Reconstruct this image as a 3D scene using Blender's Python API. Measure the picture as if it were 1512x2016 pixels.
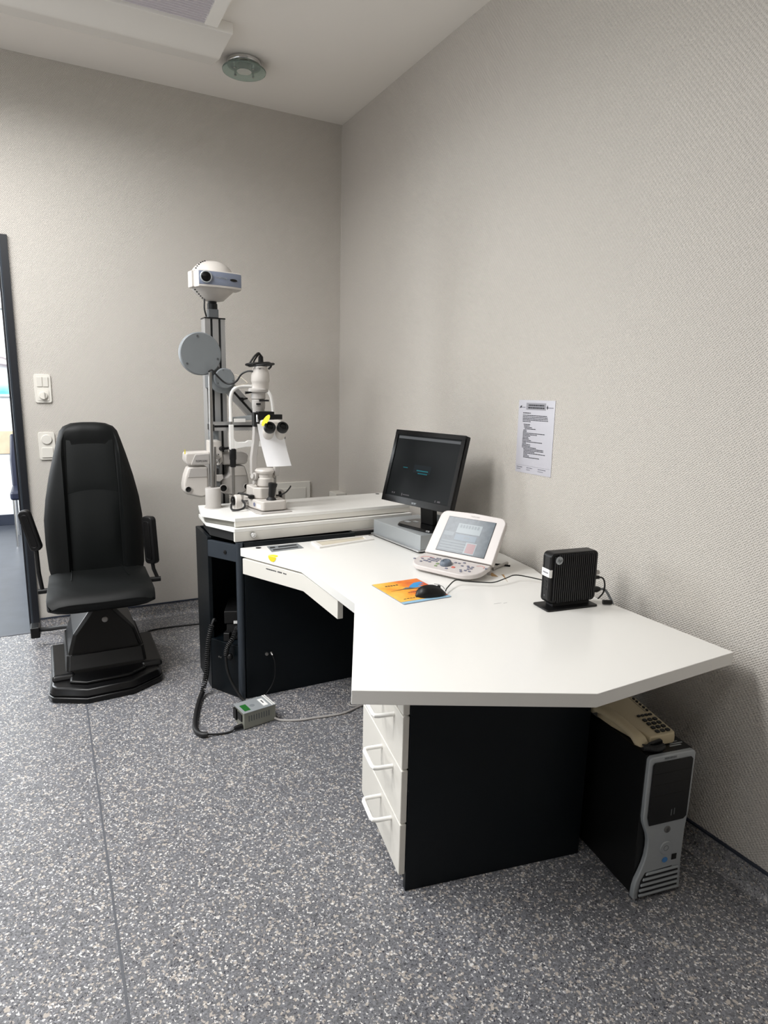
import bpy, bmesh, math, random
from mathutils import Vector as V, Matrix as M
S = bpy.context.scene
for o in list(bpy.data.objects): bpy.data.objects.remove(o)
COL = S.collection
PI = math.pi
random.seed(7)

# ------------------------------------------------------------------ camera, world, light, exposure
cam = bpy.data.cameras.new('camera'); co = bpy.data.objects.new('camera', cam); COL.objects.link(co)
cam.sensor_fit = 'VERTICAL'; cam.sensor_height = 36.0; cam.lens = 1261.707 * 36.0 / 2016.0
cam.clip_start = 0.05; cam.clip_end = 60
yaw, pitch, roll = -0.48503, 0.193768, 0.0225736
fwd = V((-math.sin(yaw)*math.cos(pitch), math.cos(yaw)*math.cos(pitch), -math.sin(pitch)))
rgt = V((math.cos(yaw), math.sin(yaw), 0)); upv = rgt.cross(fwd)
r2 = rgt*math.cos(roll) + upv*math.sin(roll); u2 = -rgt*math.sin(roll) + upv*math.cos(roll)
mw = M.Identity(4)
for i in range(3): mw[i][0], mw[i][1], mw[i][2] = r2[i], u2[i], -fwd[i]
mw.translation = V((-1.7437, -3.9729, 1.43)); co.matrix_world = mw
S.camera = co

w = bpy.data.worlds.new('World'); S.world = w; w.use_nodes = True
bg = w.node_tree.nodes['Background']; bg.inputs[0].default_value = (0.80, 0.90, 1.0, 1); bg.inputs[1].default_value = 0.6

def area(name, loc, target, sx, sy, power, col):
    l = bpy.data.lights.new(name, 'AREA'); l.shape = 'RECTANGLE'; l.size = sx; l.size_y = sy; l.energy = power; l.color = col
    o = bpy.data.objects.new(name, l); COL.objects.link(o); o.location = loc
    o.rotation_euler = (V(target)-V(loc)).to_track_quat('-Z', 'Y').to_euler(); return o
# daylight entering by the window of the left wall, and by the window of the next room
area('daylight', (-3.95, -1.95, 1.85), (-1.0, -1.95, 1.45), 2.5, 1.6, 8, (0.95, 0.98, 1.0))
area('daylight_next_room', (-3.55, 1.7, 1.6), (0, 1.9, 1.2), 2.2, 1.5, 150, (0.93, 0.97, 1.0))
# lit louvred luminaires overhead, above and left of the frame, then an added fill
area('ceiling_lamp', (-2.45, -1.16, 2.945), (-2.45, -1.16, 0), 1.7, 0.5, 52, (1.0, 0.997, 0.992)).data.spread = math.radians(164)
area('ceiling_lamp_rear', (-2.95, -2.15, 2.92), (-2.95, -2.15, 0), 1.7, 0.5, 70, (1.0, 0.997, 0.992)).data.spread = math.radians(180)
area("added_fill_far", (-2.3, -3.9, 2.92), (-2.3, -3.9, 0), 1.7, 0.5, 9, (1.0, 0.997, 0.992)).data.spread = math.radians(180)  # unseen fill light behind the camera, added to lift the back wall

vs = S.view_settings
S.display_settings.display_device = 'sRGB'
vs.view_transform = 'Standard'; vs.look = 'None'; vs.gamma = 1.0; vs.use_curve_mapping = False; vs.exposure = 0.1
S.cycles.max_bounces = 10; S.cycles.diffuse_bounces = 6; S.cycles.caustics_reflective = False; S.cycles.caustics_refractive = False

# ------------------------------------------------------------------ materials
def lin(c):
    return tuple(x/12.92 if x <= 0.04045 else ((x+0.055)/1.055)**2.4 for x in c)
def rgb(r, g, b): return (*lin((r/255, g/255, b/255)), 1)
MATS = {}
def mat(name, c, rough=0.5, metal=0.0, bump=0.0, bscale=400, var=0.0, coat=0.0, spec=0.5, emit=0.0):
    m = bpy.data.materials.new(name); m.use_nodes = True; nt = m.node_tree; b = nt.nodes['Principled BSDF']
    b.inputs['Base Color'].default_value = rgb(*c); b.inputs['Roughness'].default_value = rough; b.inputs['Metallic'].default_value = metal
    b.inputs['Specular IOR Level'].default_value = spec
    if coat: b.inputs['Coat Weight'].default_value = coat; b.inputs['Coat Roughness'].default_value = 0.1
    if emit: b.inputs['Emission Color'].default_value = rgb(*c); b.inputs['Emission Strength'].default_value = emit
    tc = nt.nodes.new('ShaderNodeTexCoord')
    if var or bump:
        n = nt.nodes.new('ShaderNodeTexNoise'); n.inputs['Scale'].default_value = bscale; n.inputs['Detail'].default_value = 3
        nt.links.new(tc.outputs['Object'], n.inputs['Vector'])
    if var:
        n2 = nt.nodes.new('ShaderNodeTexNoise'); n2.inputs['Scale'].default_value = 9; n2.inputs['Detail'].default_value = 4
        nt.links.new(tc.outputs['Object'], n2.inputs['Vector'])
        mp = nt.nodes.new('ShaderNodeMapRange'); mp.inputs[1].default_value = 0.3; mp.inputs[2].default_value = 0.7
        mp.inputs[3].default_value = 1-var; mp.inputs[4].default_value = 1+var
        nt.links.new(n2.outputs[0], mp.inputs[0])
        mx = nt.nodes.new('ShaderNodeVectorMath'); mx.operation = 'SCALE'; mx.inputs[0].default_value = rgb(*c)[:3]
        nt.links.new(mp.outputs[0], mx.inputs['Scale']); nt.links.new(mx.outputs[0], b.inputs['Base Color'])
    if bump:
        bp = nt.nodes.new('ShaderNodeBump'); bp.inputs['Strength'].default_value = bump; bp.inputs['Distance'].default_value = 0.001
        nt.links.new(n.outputs[0], bp.inputs['Height']); nt.links.new(bp.outputs[0], b.inputs['Normal'])
    MATS[name] = m; return m

def wall_mat(name, c, strength):
    # painted woven wall covering: two crossed diagonal threads
    m = mat(name, c, 0.62, spec=0.3); nt = m.node_tree; b = nt.nodes['Principled BSDF']
    tc = nt.nodes.new('ShaderNodeTexCoord')
    hs = []
    for rot, sc in ((0.66, 62), (-0.9, 48)):
        mp = nt.nodes.new('ShaderNodeMapping'); mp.inputs['Rotation'].default_value = (rot, rot, 0)
        nt.links.new(tc.outputs['Object'], mp.inputs['Vector'])
        wv = nt.nodes.new('ShaderNodeTexWave'); wv.bands_direction = 'Z'; wv.inputs['Scale'].default_value = sc
        wv.inputs['Distortion'].default_value = 2.2; wv.inputs['Detail'].default_value = 2; wv.inputs['Detail Scale'].default_value = 2.5
        nt.links.new(mp.outputs[0], wv.inputs['Vector']); hs.append(wv)
    nz = nt.nodes.new('ShaderNodeTexNoise'); nz.inputs['Scale'].default_value = 150; nz.inputs['Detail'].default_value = 3
    nt.links.new(tc.outputs['Object'], nz.inputs['Vector'])
    mu = nt.nodes.new('ShaderNodeMath'); mu.operation = 'MULTIPLY'
    nt.links.new(hs[0].outputs['Fac'], mu.inputs[0]); nt.links.new(hs[1].outputs['Fac'], mu.inputs[1])
    ad = nt.nodes.new('ShaderNodeMath'); ad.operation = 'MULTIPLY_ADD'; ad.inputs[1].default_value = 0.8
    nt.links.new(nz.outputs[0], ad.inputs[0]); nt.links.new(mu.outputs[0], ad.inputs[2])
    bp = nt.nodes.new('ShaderNodeBump'); bp.inputs['Strength'].default_value = strength; bp.inputs['Distance'].default_value = 0.0048
    nt.links.new(ad.outputs[0], bp.inputs['Height']); nt.links.new(bp.outputs[0], b.inputs['Normal'])
    return m

def floor_mat(name, base, dark, light, cream, rough=0.36):
    # speckled safety vinyl: mottled grey ground with sparse white, cream and dark chips
    m = mat(name, base, rough); nt = m.node_tree; b = nt.nodes['Principled BSDF']; L = nt.links
    tc = nt.nodes.new('ShaderNodeTexCoord')
    nd = nt.nodes.new('ShaderNodeTexNoise'); nd.inputs['Scale'].default_value = 170
    L.new(tc.outputs['Object'], nd.inputs['Vector'])
    dis = nt.nodes.new('ShaderNodeVectorMath'); dis.operation = 'MULTIPLY_ADD'; dis.inputs[1].default_value = (0.008,)*3
    L.new(nd.outputs['Color'], dis.inputs[0]); L.new(tc.outputs['Object'], dis.inputs[2])
    def cells(scale, off):
        mp = nt.nodes.new('ShaderNodeMapping'); mp.inputs['Location'].default_value = off; L.new(dis.outputs[0], mp.inputs['Vector'])
        v = nt.nodes.new('ShaderNodeTexVoronoi'); v.inputs['Scale'].default_value = scale; L.new(mp.outputs[0], v.inputs['Vector'])
        sp = nt.nodes.new('ShaderNodeSeparateColor'); L.new(v.outputs['Color'], sp.inputs[0]); return sp
    def ramp(src, stops, const=True):
        r = nt.nodes.new('ShaderNodeValToRGB'); r.color_ramp.interpolation = 'CONSTANT' if const else 'LINEAR'
        els = r.color_ramp.elements
        while len(els) < len(stops): els.new(0.5)
        for e, (p, c) in zip(els, stops): e.position = p; e.color = rgb(*c)
        L.new(src, r.inputs[0]); return r.outputs[0]
    def over(bottom, col, mask, thr):
        gt = nt.nodes.new('ShaderNodeMath'); gt.operation = 'GREATER_THAN'; gt.inputs[1].default_value = thr; L.new(mask, gt.inputs[0])
        mx = nt.nodes.new('ShaderNodeMix'); mx.data_type = 'RGBA'; L.new(gt.outputs[0], mx.inputs[0]); L.new(bottom, mx.inputs[6])
        if isinstance(col, tuple): mx.inputs[7].default_value = rgb(*col)
        else: L.new(col, mx.inputs[7])
        return mx.outputs[2]
    k = lambda f: tuple(min(255, int(x*f)) for x in base)
    c0 = cells(300, (0, 0, 0))
    g = ramp(c0.outputs[0], [(0, k(.84)), (.2, k(.93)), (.45, base), (.7, k(1.07)), (.88, k(1.15))])
    c1 = cells(150, (3.1, 1.7, 0))
    g = over(g, ramp(c1.outputs[0], [(0, cream), (.5, k(1.12)), (.75, k(.82))]), c1.outputs[1], 0.80)
    c2 = cells(245, (7.3, 2.2, 0))
    g = over(g, ramp(c2.outputs[0], [(0, light), (.6, k(1.32)), (.85, cream)]), c2.outputs[1], 0.87)
    c3 = cells(330, (1.9, 9.1, 0))
    g = over(g, dark, c3.outputs[1], 0.935)
    L.new(g, b.inputs['Base Color'])
    return m

WALL = wall_mat('woven_wall_paint', (200, 195, 188), 0.55)
WALL2 = wall_mat('next_room_paint', (236, 238, 240), 0.3)
CEIL = mat('ceiling_paint', (236, 232, 226), 0.8, bump=0.15, bscale=120)
FLOOR = floor_mat('speckled_vinyl', (112, 113, 117), (52, 52, 60), (214, 212, 210), (176, 168, 160))
COVE = floor_mat('speckled_vinyl_cove', (128, 128, 131), (62, 62, 70), (190, 188, 186), (168, 158, 148), 0.45)
CORR = mat('dark_blue_linoleum', (62, 66, 74), 0.34, var=0.12, bump=0.05, bscale=60)
STRIP = mat('dark_trim_strip', (40, 46, 60), 0.5, var=0.05)
SEAM = mat('floor_weld', (84, 86, 92), 0.55, var=0.05)
FRAME = mat('door_frame_paint', (15, 18, 25), 0.45, var=0.04)
LAM = mat('white_laminate', (238, 237, 233), 0.22, bump=0.02, bscale=900, spec=0.5)
EDGE = mat('white_edge_band', (224, 221, 213), 0.4, bump=0.03, bscale=600)
GREYCORE = mat('grey_core_board', (128, 126, 118), 0.6, var=0.05)
NAVY = mat('navy_laminate', (7, 14, 19), 0.4, bump=0.12, bscale=700, var=0.05, spec=0.25)
STEELBLUE = mat('anthracite_metal', (58, 65, 73), 0.3, metal=0.35, var=0.05)
BLACKM = mat('matt_black', (16, 16, 17), 0.6, var=0.05)
BLACKP = mat('black_plastic', (13, 13, 14), 0.42, bump=0.08, bscale=900, spec=0.35)
BLACKG = mat('gloss_black', (9, 9, 10), 0.2, spec=0.3)
RUBBER = mat('black_rubber_cable', (18, 18, 19), 0.5)
LEATHER = mat('black_leather', (9, 11, 11), 0.52, bump=0.35, bscale=420, var=0.08, spec=0.22)
LEATHER2 = mat('black_leather_inset', (11, 14, 14), 0.56, bump=0.35, bscale=420, var=0.08, spec=0.22)
CHAIRP = mat('black_moulded_shell', (8, 8, 9), 0.32, bump=0.06, bscale=500, spec=0.35)
SILVER = mat('silver_paint', (168, 173, 176), 0.42, metal=0.35, var=0.03)
ALU = mat('anodised_aluminium', (196, 197, 198), 0.33, metal=0.85, var=0.03)
CHROME = mat('chrome', (205, 205, 205), 0.14, metal=1.0)
STEEL = mat('brushed_steel_tube', (150, 148, 145), 0.3, metal=0.9)
GREYP = mat('grey_painted_metal', (122, 127, 130), 0.5, var=0.04)
DGREY = mat('dark_grey_bracket', (94, 97, 99), 0.5, var=0.04)
IVORY = mat('warm_white_casing', (198, 193, 187), 0.4, bump=0.05, bscale=700)
IVORY2 = mat('grey_white_casing', (174, 170, 166), 0.45, bump=0.05, bscale=700)
CREAM = mat('aged_cream_plastic', (196, 182, 150), 0.45, bump=0.05, bscale=700)
WHITEP = mat('white_plastic', (232, 230, 226), 0.35, bump=0.03, bscale=700)
SWITCHP = mat('white_switch_plastic', (216, 213, 205), 0.35)
WHITEM = mat('white_enamel', (240, 239, 236), 0.3)
PINKW = mat('controller_casing', (206, 200, 197), 0.38, bump=0.04, bscale=700)
BLUEGREY = mat('blue_grey_panel', (126, 134, 152), 0.38, var=0.03)
PAPER = mat('white_paper', (244, 244, 246), 0.75, bump=0.05, bscale=150)
SLEEVE = mat('sheet_in_plastic_sleeve', (188, 187, 194), 0.32, bump=0.06, bscale=60)
INK = mat('black_ink', (48, 48, 54), 0.6)
INK2 = mat('grey_ink', (118, 118, 128), 0.6)
GREYBAR = mat('grey_print', (146, 146, 152), 0.6)
YELLOW = mat('yellow_sticker', (232, 216, 40), 0.5)
GREEN = mat('green_label', (24, 96, 34), 0.5)
RED = mat('red_button', (206, 110, 96), 0.5)
LGREEN = mat('green_button', (140, 158, 120), 0.5)
KNOB = mat('slate_knob', (104, 114, 126), 0.4)
BTN = mat('grey_button', (120, 122, 138), 0.5)
BROWN = mat('brown_tape', (176, 140, 92), 0.6)
WOOD = mat('pale_beech', (196, 178, 152), 0.45, var=0.12)
BLUECHAIR = mat('navy_leather', (26, 32, 52), 0.4, bump=0.2, bscale=400)
LIGHTCASE = mat('luminaire_enamel', (242, 240, 235), 0.25)
LOUVRE = mat('louvre_alu', (226, 222, 226), 0.5)
BEIGEIN = mat('beige_tray_floor', (206, 198, 180), 0.5, bump=0.1, bscale=200)
PSU = mat('zinc_sheet', (150, 151, 140), 0.45, metal=0.35, var=0.06)
LBL = mat('label_white', (236, 236, 234), 0.5)
LEDPANEL = mat('louvre_back', (244, 244, 248), 0.6)
LOGOBLUE = mat('logo_slate', (112, 116, 140), 0.5)
BLUEM = mat('blue_badge', (70, 130, 190), 0.4)

def glass_mat():
    m = mat('green_float_glass', (206, 226, 217), 0.05); b = m.node_tree.nodes['Principled BSDF']
    b.inputs['Transmission Weight'].default_value = 0.75; b.inputs['IOR'].default_value = 1.2; b.inputs['Roughness'].default_value = 0.1; return m
GLASS = glass_mat()
def pane_mat():
    m = mat('window_glass', (240, 250, 248), 0.0); nt = m.node_tree
    t = nt.nodes.new('ShaderNodeBsdfTransparent'); g = nt.nodes.new('ShaderNodeBsdfGlossy'); g.inputs['Roughness'].default_value = 0.02
    x = nt.nodes.new('ShaderNodeMixShader'); x.inputs[0].default_value = 0.06
    nt.links.new(t.outputs[0], x.inputs[1]); nt.links.new(g.outputs[0], x.inputs[2])
    nt.links.new(x.outputs[0], nt.nodes['Material Output'].inputs['Surface']); return m
PANE = pane_mat()

# ------------------------------------------------------------------ mesh helpers
class B:
    def __init__(s): s.bm = bmesh.new()
    def box(s, c, d, rz=0.0, rot=None):
        r = bmesh.ops.create_cube(s.bm, size=1.0); R = rot or M.Rotation(rz, 4, 'Z')
        for v in r['verts']: v.co = V(c) + (R @ V((v.co.x*d[0], v.co.y*d[1], v.co.z*d[2])))
        return s
    def b2(s, a, b): return s.box([(x+y)/2 for x, y in zip(a, b)], [abs(y-x) for x, y in zip(a, b)])
    def prism(s, pts, z0, z1, top=None):
        top = top or pts
        a = [s.bm.verts.new((p[0], p[1], z0)) for p in pts]; b = [s.bm.verts.new((p[0], p[1], z1)) for p in top]; n = len(pts)
        s.bm.faces.new(a[::-1]); s.bm.faces.new(b)
        for i in range(n): s.bm.faces.new((a[i], a[(i+1) % n], b[(i+1) % n], b[i]))
        return s
    def plate(s, pts, o, ex, ey, t):
        """polygon in the plane (o, ex, ey), extruded by t along ex x ey"""
        o, ex, ey = V(o), V(ex).normalized(), V(ey).normalized(); nn = ex.cross(ey)
        a = [s.bm.verts.new(o+ex*p[0]+ey*p[1]) for p in pts]; b = [s.bm.verts.new(o+ex*p[0]+ey*p[1]+nn*t) for p in pts]; n = len(pts)
        s.bm.faces.new(a[::-1]); s.bm.faces.new(b)
        for i in range(n): s.bm.faces.new((a[i], a[(i+1) % n], b[(i+1) % n], b[i]))
        return s
    def rings(s, rings, caps=True, closed=True):
        vs_ = [[s.bm.verts.new(p) for p in r] for r in rings]; n = len(rings[0])
        for a, b in zip(vs_, vs_[1:]):
            for i in range(n if closed else n-1):
                try: s.bm.faces.new((a[i], a[(i+1) % n], b[(i+1) % n], b[i]))
                except ValueError: pass
        if caps:
            s.bm.faces.new(vs_[0][::-1]); s.bm.faces.new(vs_[-1])
        return s
    def lathe(s, prof, o, axis=(0, 0, 1), seg=24):
        """prof: (radius, height) along axis from o"""
        ax = V(axis).normalized(); q = V((0, 0, 1)).rotation_difference(ax)
        return s.rings([[V(o)+q @ V((max(r, 1e-5)*math.cos(2*PI*i/seg), max(r, 1e-5)*math.sin(2*PI*i/seg), h)) for i in range(seg)] for r, h in prof])
    def cyl(s, a, b, r, r2_=None, seg=20):
        a, b = V(a), V(b); return s.lathe([(r, 0), (r if r2_ is None else r2_, (b-a).length)], a, b-a, seg)
    def tube(s, pts, r, seg=8, closed=False, smooth=0):
        P = [V(p) for p in pts]
        if smooth: P = spline(P, smooth, closed)
        n = len(P); rg = []; prev = None
        for i in range(n):
            if closed: t = P[(i+1) % n]-P[i-1]
            else: t = P[min(i+1, n-1)]-P[max(i-1, 0)]
            t.normalize()
            if prev is None: k = V((0, 0, 1)) if abs(t.z) < 0.9 else V((1, 0, 0)); u = t.cross(k).normalized()
            else: u = (prev - t*prev.dot(t)).normalized()
            prev = u; w_ = t.cross(u)
            rg.append([P[i]+(u*math.cos(2*PI*j/seg)+w_*math.sin(2*PI*j/seg))*r for j in range(seg)])
        if closed: rg.append(rg[0]); return s.rings(rg, caps=False)
        return s.rings(rg)
    def sphere(s, c, r, sc=(1, 1, 1), u=20, v=12):
        t = bmesh.ops.create_uvsphere(s.bm, u_segments=u, v_segments=v, radius=r)
        for x in t['verts']: x.co = V(c)+V((x.co.x*sc[0], x.co.y*sc[1], x.co.z*sc[2]))
        return s

def spline(P, k=6, closed=False):
    out = []; n = len(P)
    for i in range(n if closed else n-1):
        g = (lambda j: P[j % n]) if closed else (lambda j: P[min(max(j, 0), n-1)])
        a, b, c, d = g(i-1), g(i), g(i+1), g(i+2)
        for j in range(k):
            t = j/k; out.append(0.5*((2*b)+(c-a)*t+(2*a-5*b+4*c-d)*t*t+(3*b-a-3*c+d)*t**3))
    if not closed: out.append(P[-1])
    return out
def rrect(w_, h, r, seg=4, cx=0, cy=0):
    pts = []
    for sx, sy, a0 in ((1, -1, -90), (1, 1, 0), (-1, 1, 90), (-1, -1, 180)):
        for i in range(seg+1):
            a = math.radians(a0+90*i/seg); pts.append((cx+sx*(w_/2-r)+r*math.cos(a), cy+sy*(h/2-r)+r*math.sin(a)))
    return pts
def ell(rx, ry, n=20, cx=0, cy=0): return [(cx+rx*math.cos(2*PI*i/n), cy+ry*math.sin(2*PI*i/n)) for i in range(n)]

def mk(name, b, m, parent=None, bev=0.0, seg=2, world=True, smooth=True, kind=None, label=None, ang=35):
    bm = b.bm; bmesh.ops.remove_doubles(bm, verts=bm.verts, dist=1e-6); bmesh.ops.recalc_face_normals(bm, faces=bm.faces)
    me = bpy.data.meshes.new(name); o = bpy.data.objects.new(name, me); COL.objects.link(o)
    if parent is not None:
        o.parent = parent
        if world:
            Mi = FR[parent.name].inverted()
            bm.transform(Mi); FR[o.name] = FR[parent.name]
        else: FR[o.name] = FR[parent.name]
    else: FR[o.name] = M.Identity(4)
    for f in bm.faces: f.smooth = smooth
    bm.to_mesh(me); bm.free(); me.materials.append(m)
    if bev:
        md = o.modifiers.new('Bevel', 'BEVEL'); md.width = bev; md.segments = seg; md.limit_method = 'ANGLE'; md.angle_limit = math.radians(ang); md.harden_normals = True
    elif smooth: me.set_sharp_from_angle(angle=math.radians(ang))
    if kind: o['kind'] = kind
    if label: o['label'] = label
    return o
FR = {}
def thing(name, label, cat, loc=(0, 0, 0), rz=0.0, group=None):
    o = bpy.data.objects.new(name, None); COL.objects.link(o); o.empty_display_size = 0.05
    o.location = loc; o.rotation_euler = (0, 0, rz); FR[o.name] = M.Translation(V(loc)) @ M.Rotation(rz, 4, 'Z')
    o['label'] = label; o['category'] = cat
    if group: o['group'] = group
    return o
def tag(o, label, cat, group=None):
    o['label'] = label; o['category'] = cat
    if group: o['group'] = group
    return o
def single(name, b, m, label, cat, loc, **k):
    """a thing that is one mesh; its origin is moved to loc"""
    o = mk(name, b, m, **k); o.data.transform(M.Translation(-V(loc))); o.location = loc; FR[o.name] = M.Translation(V(loc)); return tag(o, label, cat)
def struct(name, b, m, parent=None, **k): return mk(name, b, m, parent, kind='structure', **k)
def text(name, body, size, o, ex, ey, m, parent, align='CENTER', shear=0.0):
    c = bpy.data.curves.new(name, 'FONT'); c.body = body; c.size = size; c.align_x = align; c.align_y = 'CENTER'; c.extrude = 0.0002; c.shear = shear
    c.resolution_u = 3; t = bpy.data.objects.new(name+'_src', c); COL.objects.link(t)
    bpy.context.view_layer.update()
    me = bpy.data.meshes.new_from_object(t.evaluated_get(bpy.context.evaluated_depsgraph_get())); bpy.data.objects.remove(t)
    ex, ey = V(ex).normalized(), V(ey).normalized(); n = ex.cross(ey); ey = n.cross(ex)
    X = M.Identity(4)
    for i in range(3): X[i][0], X[i][1], X[i][2] = ex[i], ey[i], n[i]
    X.translation = V(o)+n*0.0004
    me.transform(FR[parent.name].inverted() @ X); me.materials.clear(); me.materials.append(m)
    ob = bpy.data.objects.new(name, me); COL.objects.link(ob); ob.parent = parent; FR[ob.name] = FR[parent.name]; ob['kind'] = 'stuff'
    return ob
def marks(name, rects, o, ex, ey, m, parent, t=0.0003, **k):
    """flat print: rectangles (x0, x1, y0, y1) in the plane"""
    b = B()
    for x0, x1, y0, y1 in rects: b.plate([(x0, y0), (x1, y0), (x1, y1), (x0, y1)], o, ex, ey, t)
    return mk(name, b, m, parent, smooth=False, **k)
def words(x0, x1, y, h, r=None):
    out = []; x = x0; r = r or random
    while x < x1-0.002:
        L = min(r.uniform(0.004, 0.015), x1-x); out.append((x, x+L, y, y+h)); x += L+0.0016
    return out

# ------------------------------------------------------------------ the room shell
H = 3.0
XL, YR = -3.8, -6.0
struct('floor', B().b2((XL, YR, -0.1), (0, 0.02, 0)), FLOOR, smooth=False)
struct('ceiling', B().b2((XL-0.2, YR-0.2, H), (0.2, 0.13, H+0.12)), CEIL, smooth=False)
DX0, DX1, DZ = -2.86, -1.885, 2.112           # clear door opening
b = B().b2((DX1, 0, 0), (0.15, 0.125, H)).b2((DX0, 0, DZ), (DX1, 0.125, H)).b2((XL-0.15, 0, 0), (DX0, 0.125, H))
struct('wall_back', b, WALL, smooth=False)
struct('wall_right', B().b2((0, YR-0.15, 0), (0.15, 0, H)), WALL, smooth=False)
struct('wall_front', B().b2((XL-0.15, YR-0.15, 0), (0, YR, H)), WALL, smooth=False)
WY0, WY1, WZ0, WZ1 = -3.25, -0.65, 0.95, 2.62
b = B().b2((XL-0.15, YR, 0), (XL, WY0, H)).b2((XL-0.15, WY1, 0), (XL, 0, H)).b2((XL-0.15, WY0, 0), (XL, WY1, WZ0)).b2((XL-0.15, WY0, WZ1), (XL, WY1, H))
struct('wall_left', b, WALL, smooth=False)
# window of the left wall (outside the frame, it lets the daylight in)
win = thing('window_1', 'white two-sash window in the left wall letting the daylight in', 'window', (XL-0.08, (WY0+WY1)/2, WZ0)); win['kind'] = 'structure'; del win['category']
fx0, fx1 = XL-0.11, XL-0.05
b = B().b2((fx0, WY0, WZ0), (fx1, WY0+0.06, WZ1)).b2((fx0, WY1-0.06, WZ0), (fx1, WY1, WZ1)).b2((fx0, WY0+.06, WZ0), (fx1, WY1-.06, WZ0+0.06)).b2((fx0, WY0+.06, WZ1-0.06), (fx1, WY1-.06, WZ1))
struct('window_frame', b, WHITEP, win, smooth=False)
ym = (WY0+WY1)/2
struct('window_post', B().b2((fx0, ym-0.035, WZ0+.06), (fx1, ym+0.035, WZ1-.06)), WHITEP, win, smooth=False)
for y0, y1 in ((WY0+.06, ym-.035), (ym+.035, WY1-.06)):
    struct('window_pane', B().b2((XL-0.085, y0, WZ0+.06), (XL-0.079, y1, WZ1-.06)), PANE, win, smooth=False)
struct('window_sill', B().b2((XL-0.05, WY0-0.03, WZ0-0.03), (XL+0.12, WY1+0.03, WZ0-0.001)), WHITEP, win, smooth=False)

# cove skirting of the same vinyl, turned up the walls, with a dark capping strip
HC = 0.088
def cove(name, p0, p1, nrm):
    p0, p1, n = V(p0), V(p1), V(nrm); prof = [(0.0005, HC-0.007)]
    prof += [(0.006, HC-0.007), (0.006, 0.03)]
    prof += [(0.006+0.026*(1-math.cos(a)), 0.001+0.029*(1-math.sin(a))) for a in [PI/2*i/5 for i in range(1, 6)]] + [(0.0005, 0.0008)]
    r = [[p+n*d+V((0, 0, z)) for d, z in prof] for p in (p0, p1)]
    root = struct(name, B().rings(r), COVE)
    b = B(); t = (p1-p0).normalized()
    b.rings([[p+n*d+V((0, 0, z)) for d, z in ((0.0005, HC-0.007), (0.009, HC-0.007), (0.009, HC), (0.0005, HC))] for p in (p0, p1)])
    struct('capping_strip', b, STRIP, root, smooth=False)
cove('baseboard_back', (-1.852, 0, 0), (-0.0065, 0, 0), (0, -1, 0))
cove('baseboard_right', (0, -0.0065, 0), (0, YR, 0), (-1, 0, 0))
struct('trim_1', B().rings([[V((0, 0, z))+V(q) for q in ((-0.0005, -0.0005, 0), (-0.005, -0.0005, 0), (-0.0005, -0.005, 0))] for z in (HC+.001, H-.001)]), WALL, smooth=False)   # caulked corner
b = B().b2((-1.6745, -1.02, 0.0004), (-1.668, -5.9, 0.0012)); struct('trim_2', b, SEAM, smooth=False)
b = B().b2((-1.84, -0.205, 0.0004), (-0.4, -0.2, 0.0012)); struct('trim_3', b, SEAM, smooth=False)

# door frame, next room
dr = thing('door_1', 'dark blue-black steel door frame', 'door frame', (DX1, 0.05, 0)); dr['kind'] = 'structure'; del dr['category']
struct('architrave', B().b2((DX1-0.002, -0.018, 0), (DX1+0.030, -0.0005, DZ+0.030)).b2((DX0-0.03, -0.018, DZ-0.002), (DX1-0.002, -0.0005, DZ+0.030)).b2((DX0-0.03, -0.018, 0), (DX0+0.002, -0.0005, DZ-0.002)), FRAME, dr, bev=0.003)
struct('jamb', B().b2((DX1-0.012, 0.0, 0), (DX1-0.0005, 0.135, DZ)).b2((DX0+0.0005, 0.0, 0), (DX0+0.012, 0.135, DZ)).b2((DX0+0.012, 0.0, DZ-0.012), (DX1-0.012, 0.135, DZ-0.0005)), STEELBLUE, dr, bev=0.002)
struct('door_stop', B().b2((DX1-0.024, 0.06, 0), (DX1-0.012, 0.135, DZ-0.012)), FRAME, dr, smooth=False)
struct('threshold', B().b2((DX0+.012, 0.015, 0), (DX1-.012, 0.03, 0.003)), SEAM, dr, smooth=False)
NX0, NX1, NY1, NH = -3.4, -0.4, 3.24, 2.75
struct('floor_next_room', B().b2((NX0-1.2, 0.021, -0.1), (NX1, NY1, 0)), CORR, smooth=False)
struct('wall_next_room_back', B().b2((NX0-1.2, NY1, 0), (NX1, NY1+0.12, NH)), WALL2, smooth=False)
struct('wall_next_room_right', B().b2((NX1, 0.125, 0), (NX1+0.12, NY1+.12, NH)), WALL2, smooth=False)
struct('wall_next_room_left', B().b2((NX0-1.32, 0.125, 0), (NX0-1.2, NY1+.12, NH)), WALL2, smooth=False)
struct('ceiling_next_room', B().b2((NX0-1.32, 0.13, NH), (NX1+.12, NY1+.12, NH+0.1)), CEIL, smooth=False)
struct('baseboard_next_room', B().b2((NX0-1.2, NY1-0.014, 0), (NX1, NY1-.0005, 0.105)), STRIP, bev=0.003)
b = B().b2((-3.3, NY1-0.022, 0.705), (-0.6, NY1-0.0005, 0.925)); o = single('wall_rail', b, WOOD, 'pale beech bump rail on the wall of the next room behind the navy chair', 'wall rail', (-2.1, NY1-.011, .815), bev=0.004)

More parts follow.
